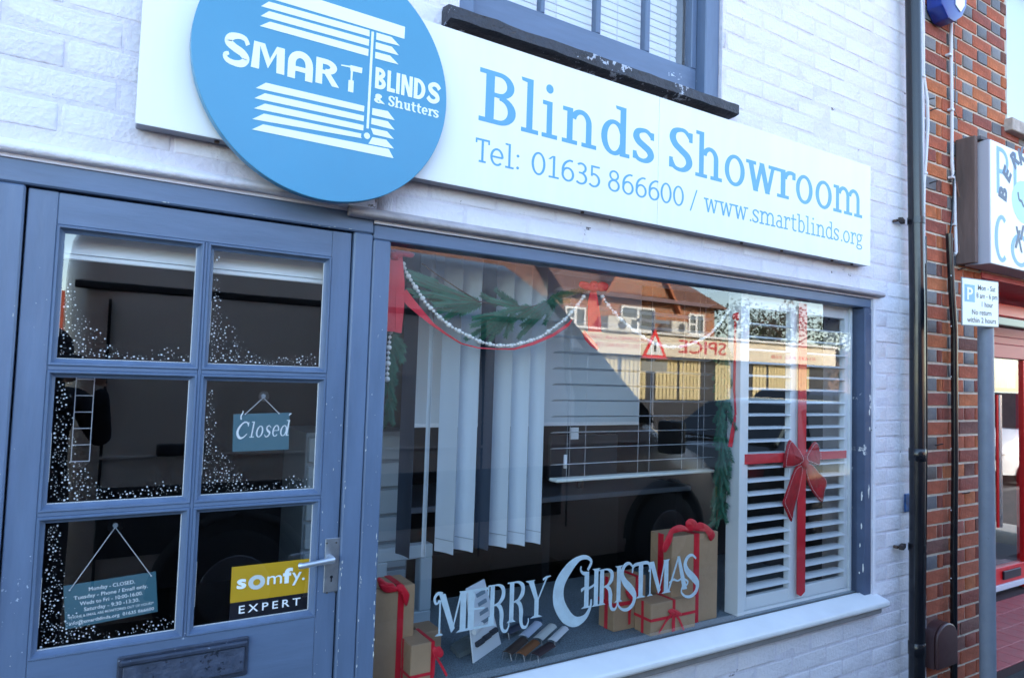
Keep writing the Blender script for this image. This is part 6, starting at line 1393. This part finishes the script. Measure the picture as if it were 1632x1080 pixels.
# warning sign post on the far pavement
wx, wz = wr(1041, 555, -10.4)
wsn = thing('warning_sign', 'red bordered triangular road warning sign on a grey post across the road', 'sign', (wx, -10.4, 0))
G().tube([(wx, -10.4, 0), (wx, -10.4, wz+.9)], .04, 12).build('post', GREYPOLE, wsn)
tr_ = lambda k: [(wx+k*cos(radians(a)), wz+k*sin(radians(a))) for a in (90, 210, 330)]
G().prism(tr_(.48), -10.35, -10.33).build('red_border', REDDOOR, wsn, smooth=0); G().prism(tr_(.32), -10.329, -10.325).build('white_face', WUP, wsn, smooth=0); G().box(wx-.03, wx+.03, -10.3245, -10.322, wz-.08, wz+.15).build('symbol', BLK, wsn)
G().box(wx-.42, wx+.42, -10.35, -10.33, wz-.56, wz-.32).build('supplementary_plate', mat('plate_grey', (.25, .25, .22), .5), wsn)
G().box(wx-.5, wx+.5, -10.44, -10.36, wz+.62, wz+.70).build('street_lamp_arm', GREYPOLE, wsn)
# far trees beyond the restaurant
LEAF = [mat('winter_leaf_%d' % k, c, .8) for k, c in enumerate(((.045, .06, .025), (.08, .06, .035), (.03, .045, .02)))]
def tree(label, x, y, h, r, k):
    t = thing('tree', label, 'tree', (x, y, -.1), 'trees beyond the restaurant'); rr = random.Random(k*13+5)
    tr = G(); tr.tube([(x, y, -.1), (x+.1, y, h*.4), (x-.05, y, h*.8)], [.22, .15, .05], 8)
    for i in range(7):
        a = rr.uniform(0, 2*pi); tr.tube([(x, y, h*(.35+.06*i)), (x+r*.7*cos(a), y+r*.7*sin(a), h*(.55+.06*i))], [.08, .02], 5)
    tr.build('trunk', TWIG, t)
    g = G()
    cl = [(rr.uniform(-1, 1)*r*.75, rr.uniform(-1, 1)*r*.75, rr.uniform(.35, .95)*h, rr.uniform(.25, .5)*r) for _ in range(16)]
    for i in range(1500):
        cx, cy, cz, cr = rr.choice(cl); v = Vector((rr.gauss(0, 1), rr.gauss(0, 1), rr.gauss(0, 1))).normalized()*cr*rr.random()**.4
        p = Vector((x+cx, y+cy, cz))+v; a = Vector((rr.gauss(0, 1), rr.gauss(0, 1), rr.gauss(0, 1))).normalized()*.10; b_ = a.orthogonal().normalized()*.07
        g.add([p-a, p+b_, p+a, p-b_], [(0, 1, 2, 3)])
    g.build('crown', LEAF[k % 3], t, smooth=0, kind='stuff')
for k, (x, y, h, r, lb_) in enumerate(((34, -26, 6.5, 3, 'olive green tree nearest the right end of the cream restaurant sign'), (40, -28, 7, 3.2, 'brownish bare looking tree second along beyond the restaurant'), (47, -28, 6.6, 3.2, 'dark green tree third along beyond the restaurant'), (54, -30, 8, 3.5, 'taller olive tree fourth along beyond the restaurant'), (62, -30, 7, 3.5, 'brown tree farthest along the street beyond the restaurant'))):
    tree(lb_, x, y, h, r, k)
fh = thing('far_house', 'low dark roofed house among the trees at the far end of the street', 'house', (44, -34, 0))
G().box(28, 70, -42, -34, 0, 3.4).build('wall', mat('far_wall', (.18, .12, .09), .9, .3, 5, .2, 2), fh)
G().add([(27.5, -33.6, 3.35), (70.5, -33.6, 3.35), (70, -38, 5.2), (28, -38, 5.2), (70.5, -42.4, 3.35), (27.5, -42.4, 3.35)], [(0, 1, 2, 3), (3, 2, 4, 5), (1, 4, 2), (0, 3, 5), (0, 5, 4, 1)]).build('roof', ROOFT, fh, smooth=0)
w_ = G().box(36, 38, -33.99, -33.9, 1, 2.4).build('window', WUP, fh); G().box(36.1, 37.9, -33.89, -33.88, 1.1, 2.3).build('pane', mat('street_window_glass', (.10, .11, .11)), w_)
